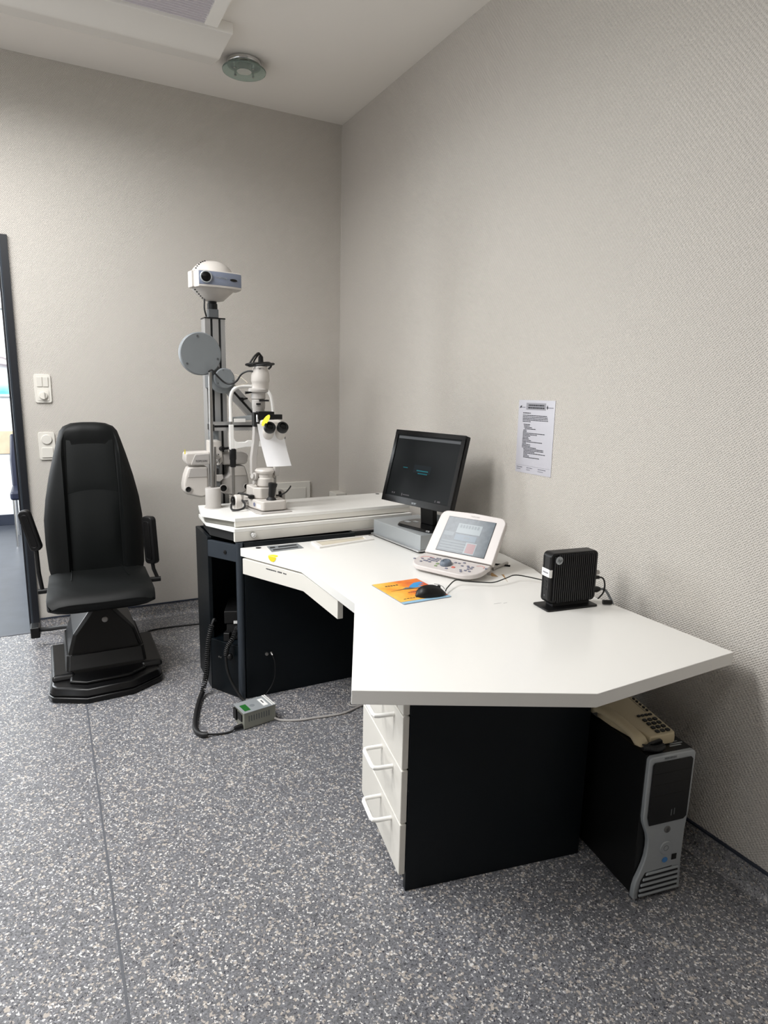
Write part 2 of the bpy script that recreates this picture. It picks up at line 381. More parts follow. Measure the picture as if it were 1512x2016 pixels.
# picture on the far wall
pic = thing('wall_picture', 'landscape picture in a thin frame on the far wall of the next room', 'picture', (-2.5, NY1-0.012, 1.6))
mk('backing', B().b2((-3.3, NY1-0.012, 1.255), (-1.7, NY1-0.0005, 2.05)), WHITEP, pic, smooth=False)
def picmat():
    m = mat('pale_landscape_print', (238, 244, 248), 0.3); nt = m.node_tree; tc = nt.nodes.new('ShaderNodeTexCoord')
    sx = nt.nodes.new('ShaderNodeSeparateXYZ'); nt.links.new(tc.outputs['Generated'], sx.inputs[0])
    nz = nt.nodes.new('ShaderNodeTexNoise'); nz.inputs['Scale'].default_value = 7; nt.links.new(tc.outputs['Generated'], nz.inputs[0])
    a = nt.nodes.new('ShaderNodeMath'); a.operation = 'MULTIPLY_ADD'; a.inputs[1].default_value = 0.25; nt.links.new(nz.outputs[0], a.inputs[0]); nt.links.new(sx.outputs[2], a.inputs[2])
    r = nt.nodes.new('ShaderNodeValToRGB'); e = r.color_ramp.elements
    st = [(0.13, (96, 170, 176)), (0.22, (176, 214, 216)), (0.36, (216, 226, 228)), (0.47, (118, 110, 116)), (0.50, (226, 224, 226)), (0.56, (134, 122, 126)), (0.6, (236, 240, 244)), (1, (244, 248, 252))]
    while len(e) < len(st): e.new(0.5)
    for q, (p_, c) in zip(e, st): q.position = p_; q.color = rgb(*c)
    nt.links.new(a.outputs[0], r.inputs[0]); nt.links.new(r.outputs[0], nt.nodes['Principled BSDF'].inputs['Base Color']); return m
mk('print', B().b2((-3.28, NY1-0.0135, 1.275), (-1.72, NY1-0.0122, 2.03)), picmat(), pic, smooth=False)
mk('frame', B().b2((-3.3, NY1-0.024, 1.24), (-1.7, NY1-0.0005, 1.255)).b2((-3.3, NY1-0.024, 2.05), (-1.7, NY1-.0005, 2.065)).b2((-3.315, NY1-.024, 1.24), (-3.3, NY1-.0005, 2.065)).b2((-1.7, NY1-.024, 1.24), (-1.685, NY1-.0005, 2.065)), GREYP, pic, smooth=False)

# navy chair in the next room
ch = thing('side_chair', 'navy leather chair with chrome legs seen through the doorway', 'chair', (-1.84, 2.5, 0))
mk('seat', B().b2((-2.06, 2.26, 0.40), (-1.62, 2.70, 0.475)), BLUECHAIR, ch, bev=0.022, seg=3)
b = B().rings([[V((x, y+dy, z)) for x, dy in ((-2.055+i_, 0), (-1.625-i_, 0), (-1.625-i_, 0.045), (-2.055+i_, 0.045))] for z, y, i_ in ((0.46, 2.665, 0), (0.7, 2.69, -.004), (0.93, 2.74, 0.012))])
mk('backrest', b, BLUECHAIR, ch, bev=0.016, seg=3)
for x in (-2.035, -1.645):
    for y, y2 in ((2.29, 2.25), (2.67, 2.73)):
        mk('leg', B().cyl((x, y2, 0), (x, y, 0.405), 0.011, seg=12), CHROME, ch)

# ------------------------------------------------------------------ ceiling fittings
lum = thing('ceiling_luminaire', 'long white fluorescent luminaire with louvre on the ceiling', 'ceiling lamp', (-1.9, -0.8, 2.95))
x1, x0 = -0.885, -3.2
# side wing: shallow sloping flank up to a rounded ridge, then the flat underside to the louvre
def wing(sgn):
    yc = -1.16
    prof = [(0.770, H-0.0005), (0.770, H-0.003), (0.776, H-0.004), (0.774, H-0.012), (0.632, H-0.044), (0.618, H-0.0475), (0.600, H-0.0475), (0.575, H-0.044), (0.385, H-0.041), (0.372, H-0.046), (0.366, H-0.046), (0.362, H-0.040), (0.362, H-0.001)]
    return mk('side_housing', B().rings([[V((x, yc+sgn*d, z)) for d, z in prof] for x in (x0, x1)]), LIGHTCASE, lum)
wing(1); wing(-1)
mk('back_plate', B().b2((x0, -1.518, H-0.006), (-1.012, -0.802, H-0.001)), LEDPANEL, lum, smooth=False)
mk('end_plate', B().b2((-1.012, -1.518, H-0.040), (-0.955, -0.802, H-0.001)), LIGHTCASE, lum, smooth=False)
y = -0.815
while y > -1.51:
    mk('slat', B().box(((x0-1.014)/2, y, H-0.033), (-1.014-x0, 0.0025, 0.016)), LOUVRE, lum, smooth=False); y -= 0.019

sp = thing('ceiling_spotlight', 'round green glass downlight on the ceiling near the corner', 'ceiling lamp', (-0.745, -0.475, 2.95))
cx, cy = -0.745, -0.475
mk('housing', B().lathe([(0.086, H-0.0005), (0.086, H-0.012), (0.082, H-0.018), (0.070, H-0.018), (0.066, H-0.004), (0.066, H-0.0005)], (cx, cy, 0), seg=36), CHROME, sp)
mk('reflector', B().lathe([(0.064, H-0.0008), (0.064, H-0.003), (0.045, H-0.012), (0.001, H-0.012)], (cx, cy, 0), seg=28), CHROME, sp)
mk('glass_disc', B().lathe([(0.036, H-0.046), (0.106, H-0.046), (0.108, H-0.042), (0.106, H-0.038), (0.036, H-0.038), (0.036, H-0.046)], (cx, cy, 0), seg=40), GLASS, sp)
mk('lamp_ring', B().lathe([(0.034, H-0.014), (0.036, H-0.034), (0.030, H-0.036), (0.026, H-0.016)], (cx, cy, 0), seg=24), WHITEP, sp)
for a in (0.5, 2.1, 3.6, 5.2):
    q = (cx+0.062*math.cos(a), cy+0.062*math.sin(a))
    mk('spacer_pin', B().cyl((*q, H-0.004), (*q, H-0.050), 0.0055, seg=12), CHROME, sp)

# ------------------------------------------------------------------ wall plates
def plate_frame(root, xc, zc):
    mk('cover_frame', B().plate(rrect(0.081, 0.152, 0.012), (xc, -0.0005, zc), (1, 0, 0), (0, 0, 1), 0.009), SWITCHP, root, bev=0.003)
sw = thing('light_switch', 'double white switch plate with twin rockers and turning knob, by the door frame', 'light switch', (-1.747, -0.005, 1.377))
plate_frame(sw, -1.747, 1.377)
for x in (-1.7612, -1.7328): mk('rocker', B().box((x, -0.0125, 1.413), (0.0265, 0.006, 0.052), rot=M.Rotation(0.06, 4, 'X')), SWITCHP, sw, bev=0.002)
mk('knob_plate', B().plate(rrect(0.055, 0.055, 0.005), (-1.747, -0.0095, 1.340), (1, 0, 0), (0, 0, 1), 0.003), SWITCHP, sw, bev=0.001)
mk('turning_knob', B().lathe([(0.021, 0), (0.020, 0.008), (0.018, 0.010)], (-1.747, -0.0125, 1.340), (0, -1, 0), 28).box((-1.747, -0.027, 1.340), (0.011, 0.014, 0.036)), SWITCHP, sw)
sk = thing('wall_socket', 'double white socket plate with round cover, partly behind the black chair', 'wall socket', (-1.748, -0.005, 1.068))
plate_frame(sk, -1.748, 1.068)
mk('round_cover', B().lathe([(0.0265, 0), (0.0265, 0.005), (0.024, 0.008), (0.001, 0.0085)], (-1.748, -0.0095, 1.104), (0, -1, 0), 32), SWITCHP, sk)
mk('flap', B().plate(rrect(0.056, 0.054, 0.005), (-1.748, -0.0095, 1.032), (1, 0, 0), (0, 0, 1), 0.005), SWITCHP, sk, bev=0.002)
fb = thing('flush_wall_box', 'grey white flush box with square cover low on the back wall behind the table', 'wall box', (-0.335, -0.005, 0.64))
mk('frame', B().plate([(-0.12, -0.16), (0.12, -0.16), (0.12, 0.16), (-0.12, 0.16)], (-0.335, -0.0005, 0.64), (1, 0, 0), (0, 0, 1), 0.012), SWITCHP, fb, bev=0.003)
mk('cover', B().plate([(-0.088, -0.12), (0.088, -0.12), (0.088, 0.12), (-0.088, 0.12)], (-0.335, -0.0125, 0.64), (1, 0, 0), (0, 0, 1), 0.004), SWITCHP, fb, bev=0.001)
du = single('cable_trunking', B().b2((-0.001, -0.001, 0.64), (-0.075, -0.12, 0.725)), SWITCHP, 'small pale cable trunking end in the room corner behind the table', 'cable trunking', (-0.03, -.06, .68), bev=0.004)

# ------------------------------------------------------------------ sheet on the right wall
sh = thing('notice_sheet', 'printed sheet in clear sleeve taped to the right wall', 'notice', (-0.001, -1.953, 1.238))
def SH(u, v): return V((-0.0006, -1.848-u-(v-1)*0.0, 1.0909+v))
so = V((-0.0004, -1.8475, 1.0905)); ex, ey = V((0, -1, 0.008)), V((0, 0.012, 1))
ey = V((0, 0.008, 1)); 
mk('sleeve', B().plate([(0, 0), (0.2165, 0), (0.2165, 0.297), (0, 0.297)], so, ex, ey, 0.0012), SLEEVE, sh, smooth=False)
so2 = so + ex.normalized().cross(ey.normalized())*0.0013
rr = random.Random(3)
hdr = [(0.048, 0.165, 0.258, 0.286)]
marks('header_bar', hdr, so2, ex, ey, GREYBAR, sh)
so3 = so2 + ex.normalized().cross(ey.normalized())*0.0003
txt = words(0.062, 0.155, 0.2735, 0.006, rr) + words(0.06, 0.157, 0.2635, 0.006, rr)
y = 0.243
txt += words(0.03, 0.078, y, 0.0035, rr); y -= 0.009
for L in (0.175, 0.178, 0.18, 0.182, 0.08): txt += words(0.03, L, y, 0.003, rr); y -= 0.0062
y -= 0.006
for x_, L in ((.038, .078), (.04, .074), (.042, .09), (.046, .112), (.038, .058), (.036, .06), (.036, .17), (.036, .122), (.036, .084), (.036, .07), (.035, .075), (.035, .088), (.035, .155), (.035, .062), (.035, .085), (.034, .085), (.034, .12), (.044, .165), (.046, .166), (.046, .115), (.046, .176), (.046, .07), (.046, .085), (.046, .145)):
    txt += words(x_, L, y, 0.003, rr); y -= 0.0058
marks('printed_lines', txt, so3, ex, ey, INK, sh, kind='stuff')
ft = []
for x_, L in ((0.008, .045), (.07, .105), (.14, .185)): ft += words(x_, L, 0.021, 0.003, rr) + words(x_, L-.012, 0.013, 0.0025, rr)
ft += [(0.004, 0.21, 0.03, 0.0305)]
ft += words(0.012, 0.044, 0.266, 0.003, rr) + words(0.178, 0.208, 0.267, 0.003, rr)
marks('footer_lines', ft, so3, ex, ey, INK2, sh, kind='stuff')
b = B().plate([(0.008, 0.264), (0.018, 0.266), (0.021, 0.275), (0.012, 0.272)], so3, ex, ey, 0.0003); b.plate([(0.169, 0.269), (0.174, 0.261), (0.178, 0.269), (0.174, 0.279)], so3, ex, ey, 0.0003)
mk('emblems', b, INK, sh, smooth=False, kind='stuff')

# ------------------------------------------------------------------ examination chair
chair = thing('examination_chair', 'black leather examination chair on a moulded black pedestal by the doorway', 'chair', (-1.565, -0.7, 0))
outer = [(-1.822, -0.905), (-1.805, -0.945), (-1.667, -1.017), (-1.468, -1.006), (-1.338, -0.925), (-1.322, -0.895), (-1.298, -0.44), (-1.355, -0.355), (-1.70, -0.365), (-1.800, -0.45)]
def shrink(P, k, c=(-1.56, -0.68)): return [(c[0]+(x-c[0])*k, c[1]+(y-c[1])*k) for x, y in P]
b = B(); b.prism(outer, 0.0, 0.028, outer)
mk('base_skirt', b, CHAIRP, chair, bev=0.008, seg=2)
b = B(); b.prism(shrink(outer, .985), 0.028, 0.062, shrink(outer, 0.93))
mk('base_plate', b, CHAIRP, chair, bev=0.010, seg=3)
foot = [(-1.735, -0.905), (-1.665, -0.945), (-1.47, -0.937), (-1.395, -0.885), (-1.40, -0.80), (-1.73, -0.82)]
mk('foot_step', B().prism(foot, 0.062, 0.076, shrink(foot, .95, (-1.565, -.86))), CHAIRP, chair, bev=0.008, seg=2)
for s_ in (-1, 1):
    cx = -1.56+s_*0.195
    P = [(cx-0.050, -0.865), (cx+0.050, -0.865), (cx+0.052, -0.43), (cx-0.052, -0.43)]
    mk('base_wing', B().prism(P, 0.058, 0.086, shrink(P, 0.93, (cx-s_*.006, -0.62))), CHAIRP, chair, bev=0.012, seg=3)
# pedestal column: tapered shell with a ledge near the foot and cut-away shoulders
def pring(z, xl, xr, yf, yb, c=0.014): return [V(q) for q in ((xl, yb, z), (xl, yf+c, z), (xl+c, yf, z), (xr-c, yf, z), (xr, yf+c, z), (xr, yb, z))]
b = B().rings([pring(.062, -1.752, -1.378, -.835, -.42), pring(.088, -1.742, -1.385, -.828, -.42), pring(.150, -1.735, -1.39, -.79, -.42), pring(.142, -1.730, -1.395, -.775, -.42), pring(.235, -1.702, -1.425, -.755, -.44), pring(.335, -1.625, -1.505, -.735, -.50, .02), pring(.375, -1.61, -1.52, -.72, -.52, .02)])
mk('pedestal', b, CHAIRP, chair, bev=0.008, seg=3, ang=15)
mk('pedestal_lock', B().lathe([(0.014, 0), (0.013, 0.004), (0.009, 0.006), (0.0005, 0.006)], (-1.558, -0.7450, 0.292), (0, -1, 0.2), 24), STEEL, chair)
mk('seat_plate', B().b2((-1.66, -0.86, 0.383), (-1.47, -0.50, 0.402)), STEEL, chair, bev=0.003)
# seat cushion: rings from back to front
def srings():
    out = []
    for y, xl, xr, zt, zb in ((-0.47, -1.775, -1.345, 0.490, 0.415), (-0.52, -1.785, -1.335, 0.494, 0.405), (-0.66, -1.790, -1.338, 0.492, 0.402), (-0.82, -1.796, -1.342, 0.498, 0.402), (-0.925, -1.799, -1.346, 0.500, 0.405), (-0.965, -1.796, -1.350, 0.488, 0.413), (-0.985, -1.785, -1.360, 0.465, 0.430)):
        xc = (xl+xr)/2; r = []
        n = 12
        for i in range(n+1):
            t = i/n; u = 2*t-1; e = abs(u)**6
            r.append(V((xl+(xr-xl)*t, y-0.012*(1-u*u)*(y < -0.9), zt-0.022*e-0.010*(1-u*u)*(1 if y > -0.93 else 0.4))))
        for i in range(n, -1, -1):
            t = i/n; u = 2*t-1; e = abs(u)**6
            r.append(V((xl+(xr-xl)*t, y, zb+0.022*e)))
        out.append(r)
    return out
mk('seat', B().rings(srings()), LEATHER, chair, bev=0.006, seg=2, ang=50)
mk('seat_seam', B().tube([(-1.682, -0.50, 0.491), (-1.686, -0.62, 0.4875), (-1.69, -0.70, 0.489)], 0.0018, 6), LEATHER2, chair)
mk('seat_seam', B().tube([(-1.448, -0.50, 0.491), (-1.440, -0.62, 0.4875), (-1.432, -0.70, 0.489)], 0.0018, 6), LEATHER2, chair)
# back shell with side bolsters
BK = [(0.462, -0.540, 0.216, 0.07), (0.495, -0.536, 0.224, 0.085), (0.53, -0.532, 0.226, 0.10), (0.62, -0.525, 0.231, 0.105), (0.74, -0.512, 0.230, 0.105), (0.84, -0.50, 0.218, 0.10), (0.95, -0.485, 0.196, 0.095), (1.06, -0.465, 0.168, 0.085), (1.13, -0.45, 0.148, 0.08), (1.175, -0.437, 0.134, 0.072), (1.198, -0.425, 0.116, 0.06), (1.214, -0.41, 0.080, 0.04), (1.219, -0.40, 0.035, 0.02)]
def xcen(z): return -1.557 + (0.0 if z > .8 else -0.001)
def bfront(z, yf, hw, t):
    """front outline of the back at a height: rounded side bolsters, dished middle between straight seams"""
    r = []; n = 28; k = hw*0.985
    xs = [-hw, -hw*.985, -hw*.95, -hw*.90]; wi = min(0.118, hw*0.80); wo = min(wi+0.016, hw*.87)
    xs += [-(hw*.9+(wo-hw*.9)*q) for q in (.4, .75, 1)] + [-(wo+(wi-wo)*q) for q in (.35, .7, 1)] + [-wi*.6, -wi*.3]
    xs = xs + [0.0] + [-x for x in xs[::-1]]
    top = max(0, min(1, (1.165-z)/0.05)); dish = 0.030*top
    for x in xs:
        a = abs(x); s_ = 0 if a >= wo else (1 if a <= wi else (wo-a)/(wo-wi)); s_ = s_*s_*(3-2*s_)
        e = max(0, (a/hw-0.55)/0.45); edge = e**2.4*t*0.62
        r.append(V((xcen(z)+x, yf+dish*s_+edge, z)))
    return r
rg = []
for z, yf, hw, t in BK:
    f = bfront(z, yf, hw, t); n = 20
    n = 24
    bk = [V((xcen(z)+(1-2*i/n)*hw*0.98, yf+t-(abs(1-2*i/n))**4*t*0.35, z)) for i in range(n+1)]
    rg.append(f+bk)
mk('backrest', B().rings(rg), LEATHER, chair, ang=60)
def pad(name, z0, z1, w0, w1, n=10, crown=0.0):
    rg = []
    for j in range(n+1):
        t = j/n; z = z0+(z1-z0)*t
        k = 0
        while k < len(BK)-2 and BK[k+1][0] < z: k += 1
        q = (z-BK[k][0])/(BK[k+1][0]-BK[k][0]); yf = BK[k][1]+(BK[k+1][1]-BK[k][1])*q
        hw = w0+(w1-w0)*t; e = math.sin(PI*min(1, max(0, t)))**0.3 if 0 < t < 1 else 0
        r = []
        for i in range(13):
            u = -1+i/6; r.append(V((xcen(z)+u*hw, yf+0.0285-(0.007+crown*math.sin(PI*t))*e*(1-abs(u)**5), z+0.006*(1-u*u)*(j == n)*3)))
        r += [V((xcen(z)+(1-i/3)*hw, yf+0.034, z)) for i in range(7)]
        rg.append(r)
    return mk(name, B().rings(rg), LEATHER2, chair, ang=60)
pad('lumbar_pad', 0.475, 0.868, 0.117, 0.117, crown=0.010); pad('head_pad', 0.872, 1.158, 0.117, 0.106)
mk('back_bracket', B().b2((-1.62, -0.47, 0.41), (-1.50, -0.40, 0.75)), CHAIRP, chair, bev=0.01)
# armrests swung up: loop pad, bar and hinge stub
def arm(exx, wd, top, bot, bar, stub):
    ax = (V(top)-V(bot)); L = ax.length; ay = ax.normalized(); mid = (V(top)+V(bot))/2
    exx = V(exx).normalized(); nn = exx.cross(ay).normalized(); exx = ay.cross(nn)
    a = mk('armrest', B().plate(rrect(wd, L, 0.02), mid-nn*0.018, exx, ay, 0.036), BLACKP, chair, bev=0.008, seg=3)
    mk('armrest_slot', B().plate(rrect(wd*.42, L*0.76, 0.010), mid+nn*0.0178, exx, ay, 0.0025), CHAIRP, a, bev=0.001)
    mk('armrest_rim', B().tube([mid+nn*0.0195+exx*p[0]+ay*p[1] for p in rrect(wd*.48, L*.80, 0.012, 4)], 0.0022, 6, closed=True), BLACKP, a)
    mk('armrest_bar', B().tube(bar, 0.0095, 12), BLACKP, chair); mk('hinge_stub', B().cyl(*stub, 0.013, seg=16), BLACKP, chair)
arm((0.9, -0.25, 0), 0.052, (-1.868, -0.60, 0.825), (-1.822, -0.60, 0.628), [(-1.828, -0.60, 0.64), (-1.825, -0.61, 0.52), (-1.815, -0.62, 0.43)], ((-1.835, -0.62, 0.43), (-1.765, -0.62, 0.43)))
arm((0.62, -0.78, 0), 0.070, (-1.318, -0.60, 0.756), (-1.308, -0.60, 0.508), [(-1.310, -0.60, 0.53), (-1.305, -0.605, 0.48), (-1.288, -0.62, 0.43)], ((-1.275, -0.62, 0.428), (-1.36, -0.62, 0.428)))
mk('foot_bar', B().tube([(-1.635, -0.46, 0.165), (-1.72, -0.32, 0.13), (-1.80, -0.25, 0.105), (-1.855, -0.24, 0.105)], 0.012, 10, smooth=4), BLACKM, chair)
mk('foot_pedal', B().b2((-1.895, -0.29, 0.075), (-1.85, -0.20, 0.135)), CHAIRP, chair, bev=0.006)
tag(mk('chair_power_cable', B().tube([(-1.36, -0.31, 0.010), (-1.30, -0.235, 0.0045), (-1.20, -0.222, 0.0045), (-1.10, -0.232, 0.0045), (-1.0, -0.24, 0.0045)], 0.004, 8, smooth=5), RUBBER), 'thin black cable on the floor from chair base to wall side of cabinet', 'cable')

# ------------------------------------------------------------------ low cabinet under the instrument table
cab = thing('device_cabinet', 'navy open-cornered cabinet under the white instrument table', 'cabinet', (-0.8, -1.0, 0))
CL, CF = (-1.130, -1.098), (-1.034, -1.262)
Z1 = 0.742
mk('side_panel', B().b2((-1.132, -1.098, 0), (-1.114, -0.84, Z1-.002)), NAVY, cab, bev=0.002)
mk('front_panel', B().b2((-1.010, -1.268, 0), (-0.47, -1.250, Z1-.002)), NAVY, cab, bev=0.002)
mk('right_panel', B().b2((-0.488, -1.249, 0), (-0.47, -0.84, Z1-.002)), NAVY, cab, smooth=False)
mk('back_panel', B().b2((-1.113, -0.856, 0), (-0.489, -0.84, Z1-.002)), NAVY, cab, smooth=False)
# long black cover strip above the desk top, carrying the table
mk('top_rail', B().b2((-0.4695, -1.252, 0.7205), (-0.10, -1.235, Z1-.002)).b2((-.14, -1.234, .7205), (-.10, -.86, Z1-.002)), BLACKM, cab, smooth=False)
dirc = (V((*CF, 0))-V((*CL, 0))).normalized(); nc = V((dirc.y, -dirc.x, 0)); Lc = (V((*CF, 0))-V((*CL, 0))).length
def cpt(t, z, off=0): return V((*CL, 0))+dirc*t+V((0, 0, z))+nc*off
mk('corner_post', B().cyl((-1.0255, -1.2505, 0), (-1.0255, -1.2505, Z1-.002), 0.0175, seg=28), STEELBLUE, cab)
mk('fascia', B().plate([(0, 0.652), (Lc-.003, 0.652), (Lc-.003, 0.728), (0, 0.728)], cpt(0, 0, -0.016), dirc, (0, 0, 1), 0.018), STEELBLUE, cab, bev=0.0015)
mk('fascia_lock', B().lathe([(0.009, 0), (0.009, .003), (0.006, 0.004), (0.0005, 0.004)], cpt(Lc*0.58, 0.688, 0.002), nc, 20), BLACKP, cab)
low = mk('lower_door', B().plate([(0.0, 0.004), (Lc-.004, 0.004), (Lc-.004, 0.254), (0.0, 0.254)], cpt(0, 0, -0.018), dirc, (0, 0, 1), 0.018), NAVY, cab, bev=0.003)
for t in (0.052, 0.064): mk('screw_head', B().lathe([(0.0045, 0), (0.004, .002), (0.0004, .0025)], cpt(t, 0.175, 0.0005), nc, 12), STEEL, low)
mk('shelf', B().prism([(-1.113, -1.085), (-1.03, -1.235), (-0.50, -1.248), (-0.50, -0.858), (-1.112, -0.858)], 0.236, 0.252), NAVY, cab, smooth=False)
pl = mk('cable_outlet', B().lathe([(0.008, 0), (0.008, .006), (0.004, .007), (0.0005, .007)], (-0.915, -1.2685, 0.205), (0, -1, 0), 14).lathe([(0.0065, 0), (0.0065, .012), (0.003, .022), (0.0005, .022)], (-0.893, -1.2685, 0.207), (0, -1, -0.3), 14), STEEL, cab)
mk('outlet_lead', B().tube([(-0.893, -1.292, 0.198), (-0.886, -1.300, 0.17), (-0.884, -1.292, 0.10), (-0.90, -1.288, 0.05), (-0.93, -1.29, 0.012)], 0.0025, 8, smooth=4), RUBBER, cab)
# devices standing on the inner shelf
dv = thing('black_power_unit', 'flat black power unit with a white label inside the open cabinet', 'power unit', (-0.98, -1.10, 0.254))
mk('case', B().box((-0.955, -1.09, 0.365), (0.19, 0.20, 0.06), rz=-0.35), BLACKP, dv, bev=0.004)
mk('case_lower', B().box((-0.955, -1.09, 0.294), (0.17, 0.19, 0.078), rz=-0.35), BLACKM, dv, bev=0.004)
R_ = M.Rotation(-0.35, 3, 'Z')
mk('label', B().box(V((-0.955, -1.09, 0.342))+R_ @ V((-0.015, -0.1004, 0)), (0.075, 0.0008, 0.014), rz=-0.35), LBL, dv, smooth=False)
dv2 = single('small_black_adapter', B().box((-1.062, -1.150, 0.275), (0.03, 0.05, 0.042), rz=-0.55), BLACKP, 'small black adapter on the cabinet shelf beside the coiled cord', 'adapter', (-1.062, -1.150, .254), bev=0.004)

# ------------------------------------------------------------------ instrument table (two stacked boards)
tb = thing('instrument_table', 'white two-layer sliding instrument table above the navy cabinet', 'table', (-0.6, -1.04, Z1))
TP = [(-1.120, -0.862), (-1.150, -1.060), (-1.038, -1.232), (-0.130, -1.192), (-0.106, -0.832)]
def inset(P, d):
    c = V((sum(p[0] for p in P)/len(P), sum(p[1] for p in P)/len(P)))
    out = []; n = len(P)
    for i in range(n):
        a, q, c2 = V(P[i-1]), V(P[i]), V(P[(i+1) % n])
        e1, e2 = (q-a).normalized(), (c2-q).normalized(); n1, n2 = V((-e1.y, e1.x)), V((-e2.y, e2.x))
        k = d/max(0.2, 1+n1.dot(n2)); out.append(tuple(q+(n1+n2)*k))
    return out
def fascia_strip(z0, z1, P, off, th):
    a, q = V((*P[2], 0)), V((*P[3], 0)); e = (q-a).normalized(); n = V((e.y, -e.x, 0))
    return B().prism([tuple((a+n*off)[:2]), tuple((q+n*off)[:2]), tuple((q+n*(off-th))[:2]), tuple((a+n*(off-th))[:2])], z0, z1)
mk('top_board', B().prism(TP, 0.829, 0.845), LAM, tb, bev=0.0015)
mk('top_fascia', fascia_strip(0.806, 0.8289, TP, 0, 0.016), EDGE, tb, bev=0.0012)
mk('top_core', B().prism(inset(TP, 0.017), 0.8045, 0.8289), GREYCORE, tb, smooth=False)
T2 = [(-1.120, -0.862), (-1.130, -1.068), (-1.046, -1.252), (-0.130, -1.212), (-0.106, -0.832)]
mk('lower_board', B().prism(T2, 0.786, 0.802), LAM, tb, bev=0.0015)
mk('lower_fascia', fascia_strip(0.743, 0.7859, T2, 0, 0.018), EDGE, tb, bev=0.0012)
mk('lower_core', B().prism(inset(T2, 0.019), 0.7405, 0.7859), BLACKM, tb, smooth=False)
e_ = (V((*T2[3], 0))-V((*T2[2], 0))).normalized(); n_ = V((e_.y, -e_.x, 0)); o_ = V((*T2[2], 0))+e_*0.082+V((0, 0, 0.770))
mk('lock', B().lathe([(0.0125, 0), (0.0125, 0.010), (0.011, 0.012), (0.008, 0.012), (0.0075, 0.008), (0.0005, 0.008)], o_+n_*0.0005, n_, 24), CHROME, tb)
mk('cable_hole', B().lathe([(0.011, 0), (0.011, 0.0012), (0.0005, 0.0014)], (-0.148, -0.862, 0.8452), (0, 0, 1), 20), BLACKM, tb)

# ------------------------------------------------------------------ worktop
ZT = 0.72; TH = 0.037
wt = thing('worktop', 'large angular white laminate desk top running along the right wall', 'desk top', (-0.5, -2.1, ZT-TH))
WP = [(-1.028, -1.2705), (-0.872, -1.614), (-0.876, -2.133), (-1.146, -2.693), (-0.620, -2.957), (-0.078, -2.937), (-0.078, -2.160), (-0.040, -2.050), (-0.008, -1.815), (-0.008, -1.2705)]
mk('board', B().prism(WP, ZT-TH, ZT), LAM, wt, bev=0.002)
# apron below the short front edges
AP = [(-1.024, -1.290), (-0.868, -1.624), (-0.868, -1.972)]
IN = [(-0.998, -1.281), (-0.846, -1.617), (-0.846, -1.972)]
ap = mk('apron', B().prism(AP+IN[::-1], 0.607, 0.677), EDGE, wt, bev=0.0015)
a_, q_ = V((*AP[0], 0)), V((*AP[1], 0)); ea = (q_-a_).normalized(); 
ea_o = a_+ea*0.150+V((0, 0, 0.660)); na = V((ea.y, -ea.x, 0))
marks('apron_print', [(i*0.0042, i*0.0042+0.0034, -0.0012-0.0006*(i % 3), 0.0022+0.0006*(i % 2)) for i in range(15)] + [(0.071+i*0.0065, 0.071+i*0.0065+0.005, -0.0026, 0.0034) for i in range(4)] + [(0.104+i*0.0068, 0.104+i*0.0068+0.005, -0.0024, 0.0024) for i in range(3)], ea_o+na*0.0004, ea, (0, 0, 1), INK, ap, kind='stuff')
# inlaid plate with two slots, raised tray
sl = [(-0.924, -1.391), (-0.773, -1.378), (-0.771, -1.290), (-0.914, -1.291)]
spn = mk('slot_plate', B().prism(sl, ZT+0.0002, ZT+0.0016), GREYP, wt, smooth=False)
mk('slot', B().prism([(-0.910, -1.372), (-0.792, -1.362), (-0.792, -1.349), (-0.908, -1.358)], ZT+.0016, ZT+.0026), BLACKM, spn, smooth=False)
mk('slot', B().prism([(-0.872, -1.330), (-0.785, -1.323), (-0.784, -1.308), (-0.871, -1.314)], ZT+.0016, ZT+.0026), BLACKM, spn, smooth=False)
mk('slot', B().prism([(-0.912, -1.334), (-0.888, -1.332), (-0.887, -1.314), (-0.910, -1.316)], ZT+.0016, ZT+.0026), BLACKM, spn, smooth=False)
mk('plug_hole', B().lathe([(0.012, 0), (0.012, .0012), (0.0005, .0014)], (-0.955, -1.300, ZT+0.0002), (0, 0, 1), 18), BLACKM, wt)
tr = [(-0.712, -1.413), (-0.418, -1.362), (-0.412, -1.288), (-0.706, -1.296)]
tin = [(-0.690, -1.392), (-0.452, -1.352), (-0.446, -1.302), (-0.690, -1.310)]
b = B(); n = 4
va = [b.bm.verts.new((*p, ZT+.0003)) for p in tr]; vb = [b.bm.verts.new((*p, ZT+.007)) for p in tr]; vc = [b.bm.verts.new((*p, ZT+.007)) for p in tin]; vd = [b.bm.verts.new((*p, ZT+.0003)) for p in tin]
for i in range(4):
    j = (i+1) % 4
    for r0, r1 in ((va, vb), (vb, vc), (vc, vd), (vd, va)): b.bm.faces.new((r0[i], r0[j], r1[j], r1[i]))
tf = mk('tray_frame', b, WHITEP, wt, smooth=False); mk('tray_floor', B().prism(tin, ZT+.0004, ZT+.0015), BEIGEIN, tf, smooth=False)
